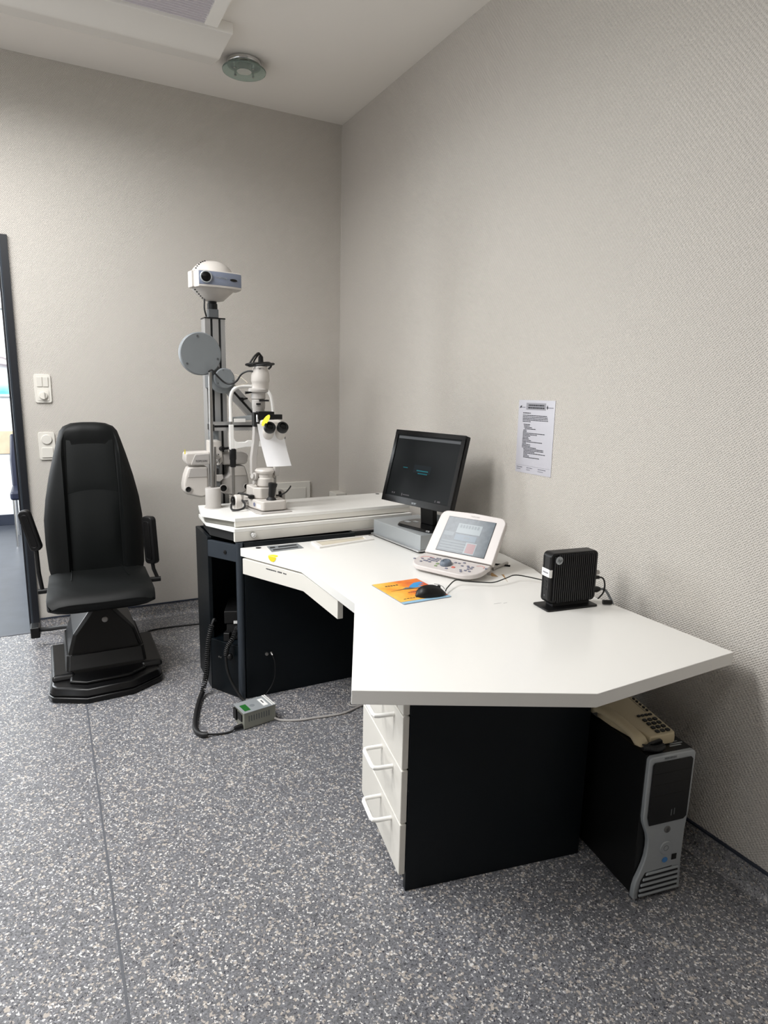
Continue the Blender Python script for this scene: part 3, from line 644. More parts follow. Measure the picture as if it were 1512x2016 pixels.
# yellow dot half on the top, half folded over the edge
A0, A1 = V((*WP[0], 0)), V((*WP[1], 0)); e1 = (A1-A0).normalized(); n1 = V((e1.y, -e1.x, 0)); oc = A0+e1*0.205
half = [(0.024*math.cos(PI*i/14), 0.024*math.sin(PI*i/14)) for i in range(15)]
mk('yellow_sticker', B().plate(half, oc+V((0, 0, ZT+0.0002)), e1, -n1, 0.0006), YELLOW, wt, smooth=False, label='yellow round sticker')
mk('yellow_sticker', B().plate([(-x, -y*0.95) for x, y in half], oc+n1*0.0003+V((0, 0, ZT-0.001)), e1, (0, 0, 1), 0.0005), YELLOW, wt, smooth=False, label='yellow round sticker')
mk('wall_gap_strip', B().prism([(-0.0765, -2.16), (-0.0385, -2.05), (-0.002, -2.05), (-0.002, -2.16)], ZT-0.06, ZT-0.045), DGREY, wt, smooth=False)
mk('pencil_marks', B().plate([(0, 0), (.03, .002), (.03, .003), (0, .001)], (-0.452, -2.33, ZT), (1, -0.1, 0), (0.1, 1, 0), 0.0003).plate([(.035, -.004), (.05, -.002), (.05, -.001), (.035, -.003)], (-0.452, -2.33, ZT), (1, -0.1, 0), (0.1, 1, 0), 0.0003), INK2, wt, smooth=False, kind='stuff')

# ------------------------------------------------------------------ drawer pedestal (own frame: x along the near panel, y away)
th = math.radians(-10.49)
pd = thing('drawer_pedestal', 'navy drawer pedestal with four white drawer fronts under the near desk end', 'drawer unit', (-0.92, -2.592, 0), th)
def mkl(name, b, m, parent, **k):   # geometry given in the parent's own frame
    return mk(name, b, m, parent, world=False, **k)
mkl('near_panel', B().b2((0, 0, 0), (0.577, 0.019, 0.682)), NAVY, pd, bev=0.002)
mkl('far_panel', B().b2((0, 0.386, 0), (0.577, 0.405, 0.682)), NAVY, pd, bev=0.002)
mkl('back_panel', B().b2((0.56, 0.0195, 0), (0.577, 0.3855, 0.682)), NAVY, pd, smooth=False)
mkl('plinth', B().b2((0.012, 0.0195, 0), (0.03, 0.3855, 0.06)), NAVY, pd, smooth=False)
mkl('carcass_inside', B().b2((0.004, 0.0195, 0.061), (0.5595, 0.3855, 0.679)), BLACKM, pd, smooth=False)
zs = [(0.056, 0.2175), (0.222, 0.3855), (0.390, 0.5485), (0.553, 0.676)]
for i, (z0, z1) in enumerate(zs):
    d = mkl('drawer_front', B().b2((-0.021, 0.001, z0), (-0.0015, 0.404, z1)), EDGE, pd, bev=0.003, seg=3)
    zh = z1-0.030; ya, yb = 0.078, 0.186
    mkl('handle', B().tube([(-0.0212, ya, zh), (-0.066, ya+.001, zh), (-0.0755, ya+0.004, zh), (-0.079, ya+0.013, zh), (-0.079, yb-0.013, zh), (-0.0755, yb-0.004, zh), (-0.066, yb-.001, zh), (-0.0212, yb, zh)], 0.0065, 12), WHITEM, d)
mkl('scratch_mark', B().plate([(0, 0), (0.001, 0.0), (0.0015, 0.03), (0.0005, 0.03)], (-0.0213, 0.05, 0.555), (0, -1, 0), (0, 0.35, 1), 0.0003), INK, pd, smooth=False)

# ------------------------------------------------------------------ aluminium equipment stand behind the table
st = thing('equipment_stand', 'aluminium profile stand with grey joint discs behind the instrument table', 'equipment stand', (-0.99, -0.76, 0))
def profile(name, o, ax, wx, wy, L, slots, parent, m=ALU):
    """slotted extrusion: wx wide (local x), wy deep; slots run along the front face"""
    ax = V(ax).normalized()
    fy = V((0, -1, 0)); ex = ax.cross(fy).normalized() if abs(ax.z) < .5 else V((1, 0, 0)); 
    if abs(ax.z) >= .5 and abs(ax.x) > .1: ex = V((ax.z, 0, -ax.x)).normalized()
    o = V(o); ey = V((0, 1, 0))
    # outline in (ex, ey) with slots cut in the front (y = 0) face
    pts = [(-wx/2, wy), (-wx/2, 0)]
    for s_ in slots:
        pts += [(s_-0.0055, 0), (s_-0.0055, 0.009), (s_+0.0055, 0.009), (s_+0.0055, 0)]
    pts += [(wx/2, 0), (wx/2, wy)]
    a = mk(name, B().rings([[o+ax*t+ex*p[0]+ey*p[1] for p in pts] for t in (0, L)]), m, parent, smooth=False)
    for s_ in slots:
        q = o+ex*s_+ey*0.0065
        mk('slot_strip', B().rings([[q+ax*t+ex*d+ey*k for d, k in ((-.0054, 0), (.0054, 0), (.0054, .0024), (-.0054, .0024))] for t in (0.001, L-0.001)]), BLACKM, a, smooth=False)
    return a
profile('upright', (-0.9835, -0.727, 0.0), (0, 0, 1), 0.097, 0.085, 1.732, (-0.017, 0.022), st)
mk('end_cap', B().b2((-1.034, -0.730, 1.732), (-0.933, -0.640, 1.738)), BLACKP, st, bev=0.001)
profile('cross_bar', (-1.045, -0.845, 1.222), (1, 0, 0), 0.042, 0.038, 0.285, (0.0,), st)
mk('bar_bracket', B().b2((-1.03, -0.8068, 1.207), (-0.95, -0.7275, 1.238)), DGREY, st, bev=0.002)
# diagonal brace from the lower joint down to the cross bar
d_ = (V((-0.815, -0.848, 1.262))-V((-0.955, -0.848, 1.415))).normalized()
profile('diagonal_brace', V((-0.975, -0.845, 1.436)), d_, 0.055, 0.036, 0.225, (0.0,), st)
mk('swivel_arm', B().box((-0.885, -0.868, 1.262), (0.155, 0.020, 0.022), rot=M.Rotation(-0.10, 4, 'Y')), SILVER, st, bev=0.003)
mk('clamp_screw', B().lathe([(0.010, 0), (0.010, .012), (.008, .014), (.0005, .014)], (-0.893, -0.846, 1.352), (0, -1, 0), 6).cyl((-0.893, -0.852, 1.352), (-0.865, -0.852, 1.357), 0.004, seg=10), BLACKP, st)
def disc(name, c, r, t, rz=0.0, parent=st, m=GREYP):
    n = M.Rotation(rz, 3, 'Z') @ V((0, -1, 0))
    a = mk(name, B().lathe([(r*0.93, 0), (r, 0.006), (r, t-0.004), (r-0.004, t), (0.0006, t)], c, n, 48), m, parent)
    u = V((-n.y, n.x, 0)) if True else 0
    for k, ang in enumerate((1.75, 3.75, -0.25)):
        q = V(c)+n*(t+0.0002)+(u*math.cos(ang)+V((0, 0, 1))*math.sin(ang))*r*0.83
        mk('cover_screw', B().lathe([(r*.055, 0), (r*.055, .0018), (r*.03, .002), (r*.03, .0005), (.0004, .0005)], q, n, 12), DGREY, a)
    return a
disc('joint_disc', (-1.094, -0.862, 1.558), 0.097, 0.032, 0.12)
disc('joint_disc', (-0.982, -0.845, 1.450), 0.0475, 0.040, 0.0)
mk('joint_block', B().b2((-1.043, -0.848, 1.397), (-0.937, -0.7275, 1.494)), DGREY, st, bev=0.012, seg=3)
mk('joint_ring', B().lathe([(0.058, 0), (0.058, 0.022), (0.052, 0.026), (0.001, .026)], (-0.985, -0.835, 1.437), (0, -1, 0), 40), GREYP, st)
mk('joint_neck', B().cyl((-1.075, -0.86, 1.53), (-1.012, -0.845, 1.478), 0.028, seg=20), DGREY, st)
sp_ = mk('switch_plate', B().b2((-1.032, -0.738, 1.125), (-0.983, -0.7275, 1.194)), GREYP, st, bev=0.002)
mk('switch_mark', B().b2((-1.009, -0.7395, 1.151), (-1.006, -0.7385, 1.170)), DGREY, sp_, smooth=False)
mk('neck_tube', B().b2((-1.009, -0.710, 1.7385), (-0.960, -0.661, 1.780)), DGREY, st, bev=0.004)
mk('neck_collar', B().lathe([(0.0245, 1.7805), (0.0245, 1.805), (0.0215, 1.807), (0.0215, 1.816), (0.0005, 1.816)], (-0.985, -0.686, 0), seg=24), BLACKP, st)
mk('tube_clip', B().lathe([(0.013, 0), (0.013, 0.03)], (-1.0545, -0.905, 1.205), seg=16).b2((-1.055, -0.90, 1.207), (-1.0455, -0.82, 1.233)), BLACKP, st)
# slender pole rising from a round foot on the table
pole = thing('lamp_pole', 'slender steel pole in a round pale foot at the table corner', 'pole', (-1.066, -0.945, 0.845))
mk('foot', B().lathe([(0.0415, 0.8452), (0.0415, 0.848), (0.036, 0.849), (0.036, 0.938), (0.034, 0.941), (0.0005, 0.941)], (-1.066, -0.945, 0), seg=36), IVORY2, pole)
mk('tube', B().cyl((-1.066, -0.935, 0.9412), (-1.0545, -0.905, 1.475), 0.0085, seg=16), STEEL, pole)
mk('inner_tube', B().cyl((-1.052, -0.935, 0.9412), (-1.043, -0.910, 1.13), 0.006, seg=14), STEEL, pole)

# ------------------------------------------------------------------ chart projector on the stand
pj = thing('chart_projector', 'rounded white projector with blue-grey front on top of the stand', 'projector', (-0.985, -0.690, 1.816))
pc = V((-0.9815, -0.690, 1.911))
mk('shell', B().lathe([(0.034, -0.094), (0.050, -0.090), (0.094, -0.050), (0.104, -0.036), (0.108, -0.02), (0.108, 0.012), (0.099, 0.034), (0.088, 0.054), (0.066, 0.075), (0.036, 0.087), (0.0008, 0.090)], pc, seg=44), IVORY, pj, ang=60)
R3 = M.Rotation(0.09, 3, 'Z')
def PJ(x, y, z): return pc + R3 @ V((x, y, z))
# front box with gently bowed face
prof = [(-0.105, -0.055), (-0.100, -0.102), (-0.06, -0.112), (0.0, -0.117), (0.06, -0.112), (0.110, -0.098), (0.118, -0.055)]
bx = mk('front_housing', B().rings([[PJ(x, y, z) for x, y in [(-0.120, 0.0), (-0.118, -0.055)]+prof+[(0.118, 0.0)]] for z in (-0.044, 0.032)]), IVORY, pj, bev=0.005, seg=3)
fp = [(-0.098, -0.1035), (-0.06, -0.1128), (0.0, -0.1178), (0.06, -0.1128), (0.108, -0.0992)]
mk('front_panel', B().rings([[PJ(x, y+dy, z) for x, y in fp] + [PJ(x, y+dy+.004, z) for x, y in fp[::-1]] for z, dy in ((-0.033, 0), (-0.02, -0.002), (0.015, -0.002), (0.027, 0))]), BLUEGREY, pj, bev=0.001)
nl = (PJ(-0.06, -0.2, 0)-PJ(-0.06, 0, 0)).normalized(); nl = (R3 @ V((-0.24, -1, 0))).normalized()
ls = mk('lens_ring', B().lathe([(0.0275, 0), (0.0275, 0.006), (0.025, 0.008), (0.0225, 0.008), (0.0225, 0.003), (0.0005, 0.003)], PJ(-0.067, -0.113, 0.0), nl, 36), SILVER, pj)
mk('lens', B().lathe([(0.022, 0), (0.021, 0.003), (0.014, 0.0055), (0.0005, 0.0065)], PJ(-0.067, -0.113, 0.0)+nl*0.0032, nl, 32), BLACKG, ls)
mk('sensor_window', B().plate(ell(0.0195, 0.006), PJ(0.065, -0.1135, -0.004), R3 @ V((1, 0.24, 0)), (0, 0, 1), 0.002), BLACKG, pj, smooth=False)
text('lettering', 'TOPCON', 0.0135, PJ(0.002, -0.1202, 0.0), R3 @ V((1, 0.02, 0)), (0, 0, 1), SILVER, pj)
for k in range(7):
    a = PI+0.45-k*0.12; z = 0.03+0.011*k; r = 0.1005-0.0072*k+(0.004 if k < 3 else 0)
    a = 3.55+0.02*k; rr_ = [0.1, 0.093, 0.086, 0.078, 0.068, 0.057, 0.045][k]; zz = [0.034, 0.047, 0.0565, 0.066, 0.074, 0.080, 0.085][k]
    mk('vent_hole', B().sphere(pc+V((rr_*math.cos(a), rr_*math.sin(a), zz)), 0.0042, (1.2, 1.2, .7), 10, 6), BLACKM, pj)
for k in range(5):
    a = 3.45; rr_ = [0.095, 0.085, 0.075, 0.066, 0.057][k]; zz = [-0.050, -0.059, -0.068, -0.076, -0.084][k]
    mk('vent_hole', B().sphere(pc+V((rr_*math.cos(a), rr_*math.sin(a), zz)), 0.004, (1.2, 1.2, .7), 10, 6), BLACKM, pj)
mk('power_lead', B().tube([pc+V((-0.045, -0.02, -0.085)), (-1.029, -0.715, 1.805), (-1.030, -0.717, 1.775), (-1.020, -0.708, 1.742)], 0.004, 8, smooth=4), RUBBER, pj)

# ------------------------------------------------------------------ phoropter hanging at the stand
ph = thing('phoropter', 'grey-white twin-headed phoropter hanging behind the slit lamp', 'phoropter', (-1.0, -0.77, 1.0))
yf = -0.815; yb = -0.735
def slab(pts, y0=yf, y1=yb): return B().plate(pts, (0, y1, 0), (1, 0, 0), (0, 0, 1), y1-y0)
def slabf(pts, y0=yf, y1=yb):
    b = B(); a = [b.bm.verts.new((x, y0, z)) for x, z in pts]; c = [b.bm.verts.new((x, y1, z)) for x, z in pts]; n = len(pts)
    b.bm.faces.new(a); b.bm.faces.new(c[::-1])
    for i in range(n): b.bm.faces.new((a[i], c[i], c[(i+1) % n], a[(i+1) % n]))
    return b
tl = slabf([(-1.162, 1.095), (-1.166, 1.06), (-1.155, 1.035), (-1.045, 1.035), (-1.045, 1.098)])
mk('top_bar', tl, IVORY, ph, bev=0.010, seg=3)
lp = mk('name_plate', slabf([(-1.140, 1.037), (-1.118, 1.086), (-1.049, 1.090), (-1.049, 1.037)], yf-0.006, yf+.002), IVORY2, ph, bev=0.003)
text('lettering', 'TOPCON', 0.0135, (-1.091, yf-0.0066, 1.054), (1, 0, 0), (0, 0, 1), INK, lp, shear=0.25)
mk('top_bar', slabf([(-0.985, 1.088), (-0.985, 1.030), (-0.868, 1.030), (-0.858, 1.045), (-0.856, 1.072), (-0.862, 1.086)]), IVORY2, ph, bev=0.010, seg=3)
lb = [(-1.150, 1.026), (-1.166, 0.985), (-1.176, 0.94), (-1.175, 0.905), (-1.160, 0.892), (-1.090, 0.872), (-1.068, 0.880), (-1.056, 0.92), (-1.056, 1.026)]
mk('lens_housing', slabf(lb), IVORY, ph, bev=0.012, seg=3)
mk('cover_plate', slabf([(-1.142, 1.020), (-1.155, 0.975), (-1.063, 0.975), (-1.063, 1.020)], yf-0.003, yf+.002), IVORY2, ph, bev=0.002)
rb = [(-0.955, 1.024), (-0.952, 0.985), (-0.985, 0.955), (-1.000, 0.93), (-1.000, 0.905), (-0.985, 0.885), (-0.93, 0.872), (-0.875, 0.885), (-0.856, 0.905), (-0.853, 0.945), (-0.862, 0.99), (-0.874, 1.024)]
mk('lens_housing', slabf(rb, yf+.002), IVORY2, ph, bev=0.012, seg=3)
mk('cover_plate', slabf([(-0.948, 1.018), (-0.945, 0.975), (-0.866, 0.975), (-0.878, 1.018)], yf-0.001, yf+.004), IVORY, ph, bev=0.002)
for x, z, r in ((-1.155, 0.918, 0.0135), (-0.985, 0.915, 0.0165), (-0.868, 0.918, 0.0135)):
    e = mk('aperture_ring', B().lathe([(r*1.25, 0), (r*1.25, .004), (r, .005), (r, 0.001), (.0005, .001)], (x, yf-.001, z), (0, -1, 0), 28), IVORY2, ph)
    mk('aperture', B().lathe([(r*0.97, 0), (r*.9, .002), (.0005, .003)], (x, yf-.0022, z), (0, -1, 0), 24), BLACKG, e)
mk('hanger', slabf([(-1.046, 1.150), (-1.048, 1.05), (-1.030, 1.035), (-0.998, 1.035), (-0.984, 1.05), (-0.99, 1.150)], yf-.006, yb), IVORY, ph, bev=0.005)
mk('hanger_screw', B().lathe([(0.017, 0), (0.017, 0.010), (0.012, 0.014), (.0005, .014)], (-1.014, yf-.0062, 1.072), (0, -1, 0), 24), CHROME, ph)
mk('level_knob', B().lathe([(0.012, 0), (0.012, 0.010), (0.007, 0.013), (.0005, .013)], (-1.013, yf-.0062, 1.045), (0, -1, 0), 20), CHROME, ph)
mk('centre_rail', B().b2((-1.026, yf-.004, 0.925), (-1.000, yf+.02, 1.034)), DGREY, ph, bev=0.002)
mk('black_scale', B().b2((-1.020, yf-.007, 0.955), (-1.008, yf-.0042, 1.015)), BLACKM, ph, smooth=False)
mk('lever', slabf([(-1.036, 0.955), (-1.005, 0.950), (-0.985, 0.965), (-0.990, 0.985), (-1.03, 0.985)], yf-.012, yf-.0075), IVORY2, ph, bev=0.002)
mk('turn_knob', B().lathe([(0.010, 0), (0.012, 0.012), (0.010, 0.024)], (-0.995, yf-.006, 1.112), (0.3, -1, 0.1), 16).cyl((-0.99, yf-.012, 1.112), (-0.948, yf-.014, 1.115), 0.006, seg=12), BLACKP, ph)
mk('yellow_tab', slabf([(-1.1655, 1.088), (-1.1605, 1.088), (-1.160, 1.108), (-1.164, 1.112)], yf+.01, yf+.012), YELLOW, ph, smooth=False)

# ------------------------------------------------------------------ slit lamp
sl_ = thing('slit_lamp', 'white slit lamp microscope with chin rest on the instrument table', 'slit lamp', (-0.83, -1.06, 0.845))
ZB = 0.8452
mk('glide_plate', B().prism([(-0.925, -0.985), (-0.925, -1.165), (-0.905, -1.19), (-0.755, -1.18), (-0.748, -0.93), (-0.9, -0.93)], ZB, ZB+.005), IVORY2, sl_, bev=0.002)
base = mk('base', B().prism([(-0.918, -0.935), (-0.918, -1.045), (-0.893, -1.155), (-0.885, -1.163), (-0.783, -1.155), (-0.772, -1.145), (-0.765, -0.94)], ZB+.008, ZB+.052), IVORY, sl_, bev=0.006, seg=3)
dd = (V((-0.893, -1.155, 0))-V((-0.918, -1.045, 0))).normalized(); nd_ = V((dd.y, -dd.x, 0))
mk('round_logo', B().lathe([(0.0095, 0), (0.0095, .0012), (.0005, .0014)], V((-0.918, -1.045, ZB+.03))+dd*0.045+nd_*0.0006, nd_, 24), LOGOBLUE, base)
marks('type_label', [(0.066, 0.104, 0.018, 0.036)], V((-0.918, -1.045, ZB))+nd_*0.0006, dd, (0, 0, 1), LBL, base)
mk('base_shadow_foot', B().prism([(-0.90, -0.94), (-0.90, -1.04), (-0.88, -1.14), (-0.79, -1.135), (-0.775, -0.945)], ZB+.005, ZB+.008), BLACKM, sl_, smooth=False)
mk('slide_block', B().prism([(-0.908, -0.95), (-0.905, -1.06), (-0.875, -1.085), (-0.80, -1.08), (-0.795, -0.95)], ZB+.0525, ZB+.105), IVORY, sl_, bev=0.006, seg=3)
jy = mk('joystick', B().lathe([(0.013, 0), (0.016, 0.02), (0.017, 0.05), (0.021, 0.062), (0.021, 0.072), (0.014, 0.075), (.0005, .075)], (-0.836, -1.118, ZB+.058), (0.12, 0.0, 1), 20), BLACKP, sl_)
mk('joystick_boot', B().lathe([(0.024, 0), (0.020, 0.008), (0.012, 0.016)], (-0.836, -1.118, ZB+.0522), seg=20), BLACKM, sl_)
mk('focus_post', B().cyl((-0.795, -1.03, ZB+.1), (-0.795, -1.03, 0.985), 0.009, seg=14), STEEL, sl_)
mk('side_post', B().b2((-0.812, -1.02, ZB+.10), (-0.785, -0.985, 1.0)), IVORY, sl_, bev=0.003)
mk('black_plug', B().b2((-0.925, -1.07, ZB+.053), (-0.902, -1.04, ZB+.07)), BLACKP, sl_, bev=0.002)
# arm hub
hub = mk('arm_hub', B().lathe([(0.0005, 0.952), (0.036, 0.952), (0.042, 0.958), (0.042, 0.99), (0.036, 0.995), (0.036, 1.012), (0.043, 1.016), (0.046, 1.026), (0.040, 1.034), (.0005, 1.034)], (-0.842, -1.04, 0), seg=32), IVORY, sl_)
mk('hub_knob', B().lathe([(0.016, 0), (0.018, 0.012), (0.012, 0.014), (0.012, 0.024)], (-0.885, -1.045, 1.0), (-1, -0.3, 0.15), 20), IVORY2, sl_)
mk('hub_knob', B().lathe([(0.010, 0), (0.011, 0.012), (0.009, 0.014)], (-0.888, -1.045, 0.972), (-1, -0.3, -0.1), 16), IVORY2, sl_)
mk('illumination_arm', B().rings([[V((x, y, z)) for x, y in ((-0.893+k, -1.0), (-0.865+k, -1.0), (-0.865+k, -0.965), (-0.893+k, -0.965))] for z, k in ((1.0, 0), (1.08, 0.0), (1.16, 0.012), (1.30, 0.022))]), IVORY2, sl_, bev=0.004)
mk('microscope_arm', B().rings([[V((x, y, z)) for x, y in ((-0.80, y0), (-0.775, y0), (-0.775, y0+.03), (-0.80, y0+.03))] for z, y0 in ((1.0, -1.06), (1.10, -1.07), (1.20, -1.08))]), IVORY2, sl_, bev=0.004)
# lamp column
mk('slit_column', B().lathe([(0.028, 1.285), (0.028, 1.312), (0.031, 1.318), (0.031, 1.352), (0.028, 1.356), (0.033, 1.36), (0.033, 1.385), (0.046, 1.392), (0.047, 1.402), (0.040, 1.408)], (-0.852, -0.99, 0), seg=32), IVORY2, sl_)
mk('lamp_house', B().lathe([(0.0395, 1.405), (0.0395, 1.432), (0.042, 1.436), (0.043, 1.445), (0.042, 1.472), (0.036, 1.496), (0.030, 1.508), (.0005, 1.510)], (-0.8415, -0.99, 0), seg=36), IVORY, sl_)
mk('vent_slot', B().box((-0.845, -1.023, 1.496), (0.024, 0.004, 0.003)), BLACKM, sl_, smooth=False)
mk('filter_lever', B().rings([[V((x, -1.0+dy, z)) for dy, z in ((-.008, 1.380+k), (.008, 1.380+k), (.008, 1.392), (-.008, 1.392))] for x, k in ((-0.917, 0), (-0.885, 0.006))]), BLACKP, sl_, smooth=False)
for x0_, x1_, z in ((-0.858, -0.812, 1.352), (-0.872, -0.852, 1.336)): mk('scale_window', B().box(((x0_+x1_)/2, -1.022, z), (x1_-x0_, 0.008, 0.008)), BLACKM, sl_, smooth=False)
mk('lamp_plug', B().lathe([(0.020, 1.5102), (0.018, 1.52), (0.0125, 1.524), (0.011, 1.552), (0.006, 1.556), (.0005, 1.556)], (-0.838, -0.99, 0), seg=20), BLACKP, sl_)
b = B().tube([(-0.836, -0.99, 1.55), (-0.85, -1.0, 1.567), (-0.872, -1.005, 1.552), (-0.893, -1.005, 1.522), (-0.897, -1.0, 1.508), (-0.87, -1.03, 1.511), (-0.83, -1.045, 1.517), (-0.795, -1.02, 1.521), (-0.778, -0.995, 1.520), (-0.80, -0.96, 1.514), (-0.85, -0.945, 1.512), (-0.89, -0.965, 1.511), (-0.908, -0.99, 1.514), (-0.895, -1.02, 1.518), (-0.85, -1.03, 1.522), (-0.80, -1.0, 1.525), (-0.785, -0.98, 1.512), (-0.795, -0.97, 1.497)], 0.0047, 8, smooth=6)
mk('coiled_lead', b, RUBBER, sl_)
mk('coiled_lead', B().tube([(-0.832, -0.99, 1.552), (-0.845, -0.995, 1.562), (-0.862, -1.0, 1.548), (-0.878, -1.005, 1.52), (-0.86, -1.01, 1.511)], 0.004, 8, smooth=6), RUBBER, sl_)
mk('lamp_lead', B().tube([(-0.879, -1.0, 1.484), (-0.90, -0.985, 1.484), (-0.925, -0.97, 1.470), (-0.945, -0.955, 1.438), (-0.965, -0.93, 1.425), (-0.99, -0.915, 1.430), (-1.02, -0.91, 1.457), (-1.045, -0.907, 1.485), (-1.062, -0.902, 1.478)], 0.0042, 8, smooth=6), RUBBER, sl_)
mk('thin_wire', B().tube([(-0.947, -0.86, 1.469), (-0.92, -0.88, 1.466), (-0.893, -0.90, 1.445), (-0.885, -0.92, 1.43), (-0.91, -0.93, 1.423), (-0.95, -0.93, 1.413)], 0.0016, 6, smooth=6), BEIGEIN, sl_)
# prism head, black rails and binocular tube
mk('prism_mount', B().b2((-0.872, -1.055, 1.262), (-0.796, -0.985, 1.302)).b2((-0.892, -1.05, 1.232), (-0.868, -1.01, 1.298)), BLACKP, sl_, bev=0.003)
mk('black_rail', B().b2((-0.83, -1.07, 1.267), (-0.762, -1.05, 1.290)), BLACKP, sl_, bev=0.002)
mk('rail_pin', B().cyl((-0.8785, -1.058, 1.255), (-0.8785, -1.058, 1.288), 0.0045, seg=10), CHROME, sl_)
mk('microscope_body', B().box((-0.822, -1.082, 1.225), (0.095, 0.06, 0.082)), IVORY, sl_, bev=0.014, seg=3)
mk('drive_knob', B().lathe([(0.012, 0), (0.012, .016), (.009, .018)], (-0.774, -1.085, 1.185), (1, 0, 0), 16), BLACKP, sl_)
for x in (-0.8535, -0.7985):
    a_ = V((x, -1.106, 1.184)); n_ = V((0.03 if x > -.82 else -.03, -0.76, 0.62)).normalized()
    oc_ = mk('ocular_tube', B().lathe([(0.0285, 0), (0.0285, 0.03), (0.026, 0.045), (0.0245, 0.062), (0.0245, 0.070)], a_, n_, 32), IVORY, sl_)
    mk('eyepiece', B().lathe([(0.0245, 0.0), (0.0255, 0.002), (0.0265, 0.02), (0.024, 0.025), (0.0165, 0.0255), (0.0155, 0.019), (.0005, .018)], a_+n_*0.0702, n_, 32), BLACKP, oc_)
    mk('eye_lens', B().lathe([(0.0145, 0), (0.012, .003), (.0005, .005)], a_+n_*0.0886, n_, 24), BLACKG, oc_)
mk('tube_cover', B().lathe([(0.030, 0), (0.031, 0.02), (0.024, 0.032), (.0005, .034)], (-0.826, -1.10, 1.192), (0, -0.75, -0.5), 24), IVORY, sl_)
# chin rest frame on two posts
fr = []
def post(x): 
    mk('rest_post', B().cyl((x, -0.885, ZB+.012), (x, -0.885, 1.06), 0.0072, seg=14), STEEL, sl_)
    mk('hand_grip', B().lathe([(0.0135, 1.028), (0.0145, 1.04), (0.0145, 1.062), (0.0165, 1.066), (0.0165, 1.112), (0.015, 1.118)], (x, -0.885, 0), seg=20), BLACKP, sl_)
post(-0.952); post(-0.742)
up = [(-0.957, -0.885, 1.247), (-0.957, -0.885, 1.28), (-0.957, -0.885, 1.345), (-0.950, -0.885, 1.385), (-0.925, -0.882, 1.409), (-0.88, -0.872, 1.414), (-0.83, -0.868, 1.413), (-0.79, -0.872, 1.408), (-0.762, -0.882, 1.380), (-0.752, -0.885, 1.345), (-0.746, -0.885, 1.285), (-0.746, -0.885, 1.247)]
mk('forehead_frame', B().tube(up, 0.0085, 12, smooth=4), WHITEM, sl_)
for x in (-0.957, -0.746):
    mk('frame_sleeve', B().cyl((x, -0.885, 1.232), (x, -0.885, 1.249), 0.0065, seg=12), STEEL, sl_)
    mk('frame_upright', B().b2((x-.0105, -0.897, 1.112), (x+.0105, -0.873, 1.233)), WHITEM, sl_, bev=0.004, seg=3)
cb = [(-0.948, 1.170), (-0.940, 1.154), (-0.928, 1.149), (-0.89, 1.149), (-0.878, 1.156), (-0.826, 1.156), (-0.815, 1.149), (-0.765, 1.149), (-0.754, 1.154), (-0.746, 1.170), (-0.746, 1.115), (-0.765, 1.118), (-0.80, 1.124), (-0.89, 1.124), (-0.93, 1.118), (-0.948, 1.112)]
mk('chin_bar', slabf(cb, -0.897, -0.875), WHITEM, sl_, bev=0.003)
mk('fixation_arm', B().b2((-0.946, -0.90, 1.245), (-0.89, -0.893, 1.262)), WHITEP, sl_, bev=0.001)
cyl_ = mk('axle_cover', B().lathe([(0.0, -0.001), (0.026, 0), (0.030, 0.004), (0.030, 0.028), (0.026, 0.032)], (-0.985, -1.02, 0.885), (1, 0, 0), 28).b2((-0.985, -1.05, 0.846), (-0.953, -0.99, 0.885)), IVORY, sl_, bev=0.004)
mk('axle_wheel', B().lathe([(0.021, 0), (0.022, 0.003), (0.022, 0.010), (0.014, 0.014), (.0005, .014)], (-0.9855, -1.02, 0.885), (-1, 0, 0), 24), BLACKG, sl_)
mk('axle', B().cyl((-0.953, -1.02, 0.878), (-0.915, -1.02, 0.878), 0.008, seg=14), CHROME, sl_)
mk('base_lead', B().tube([(-0.905, -1.055, 0.906), (-0.935, -1.0, 0.912), (-0.955, -0.985, 0.912), (-0.963, -1.03, 0.898), (-0.948, -1.06, 0.880), (-0.955, -1.08, 0.862), (-0.98, -1.085, 0.8535), (-1.005, -1.08, 0.8535), (-1.01, -1.06, 0.858), (-1.003, -1.035, 0.872)], 0.005, 8, smooth=6), RUBBER, sl_)
mk('side_lead', B().tube([(-0.80, -1.04, 0.905), (-0.775, -1.05, 0.905), (-0.745, -1.055, 0.917), (-0.722, -1.05, 0.937), (-0.716, -1.05, 0.948)], 0.0035, 8, smooth=5), RUBBER, sl_)
sb = mk('side_wheel', B().lathe([(0.026, 0), (0.028, .003), (0.028, .012), (0.02, .016), (.0005, .016)], (-0.762, -1.0, 0.888), (1, -.2, 0), 24), BLACKG, sl_)
mk('side_guard', slabf([(-0.745, 0.846), (-0.715, 0.846), (-0.715, 0.905), (-0.728, 0.915), (-0.745, 0.915)], -0.965, -0.935), IVORY2, sl_, bev=0.003)

# white paper hanging below the oculars, and the yellow note on them
rg = []
for t in [i/10 for i in range(11)]:
    z = 1.252-0.192*t; y = -1.142-0.028*t+0.012*math.sin(t*PI); sh_ = 0.034*t
    rg.append([V((-0.905+sh_+0.118*u, y-0.006*math.sin(u*PI)+0.004*t*u, z-0.022*u*(0.55-.55*t))) for u in [k/8 for k in range(9)]])
b = B(); vv = [[b.bm.verts.new(p) for p in r] for r in rg]
vb = [[b.bm.verts.new(p+V((0, 0.0006, 0))) for p in r] for r in rg]
for L_ in (vv, vb):
    for a, c in zip(L_, L_[1:]):
        for i in range(8): b.bm.faces.new((a[i], a[i+1], c[i+1], c[i]))
for i in range(8):
    b.bm.faces.new((vv[0][i], vv[0][i+1], vb[0][i+1], vb[0][i])); b.bm.faces.new((vv[-1][i], vv[-1][i+1], vb[-1][i+1], vb[-1][i]))
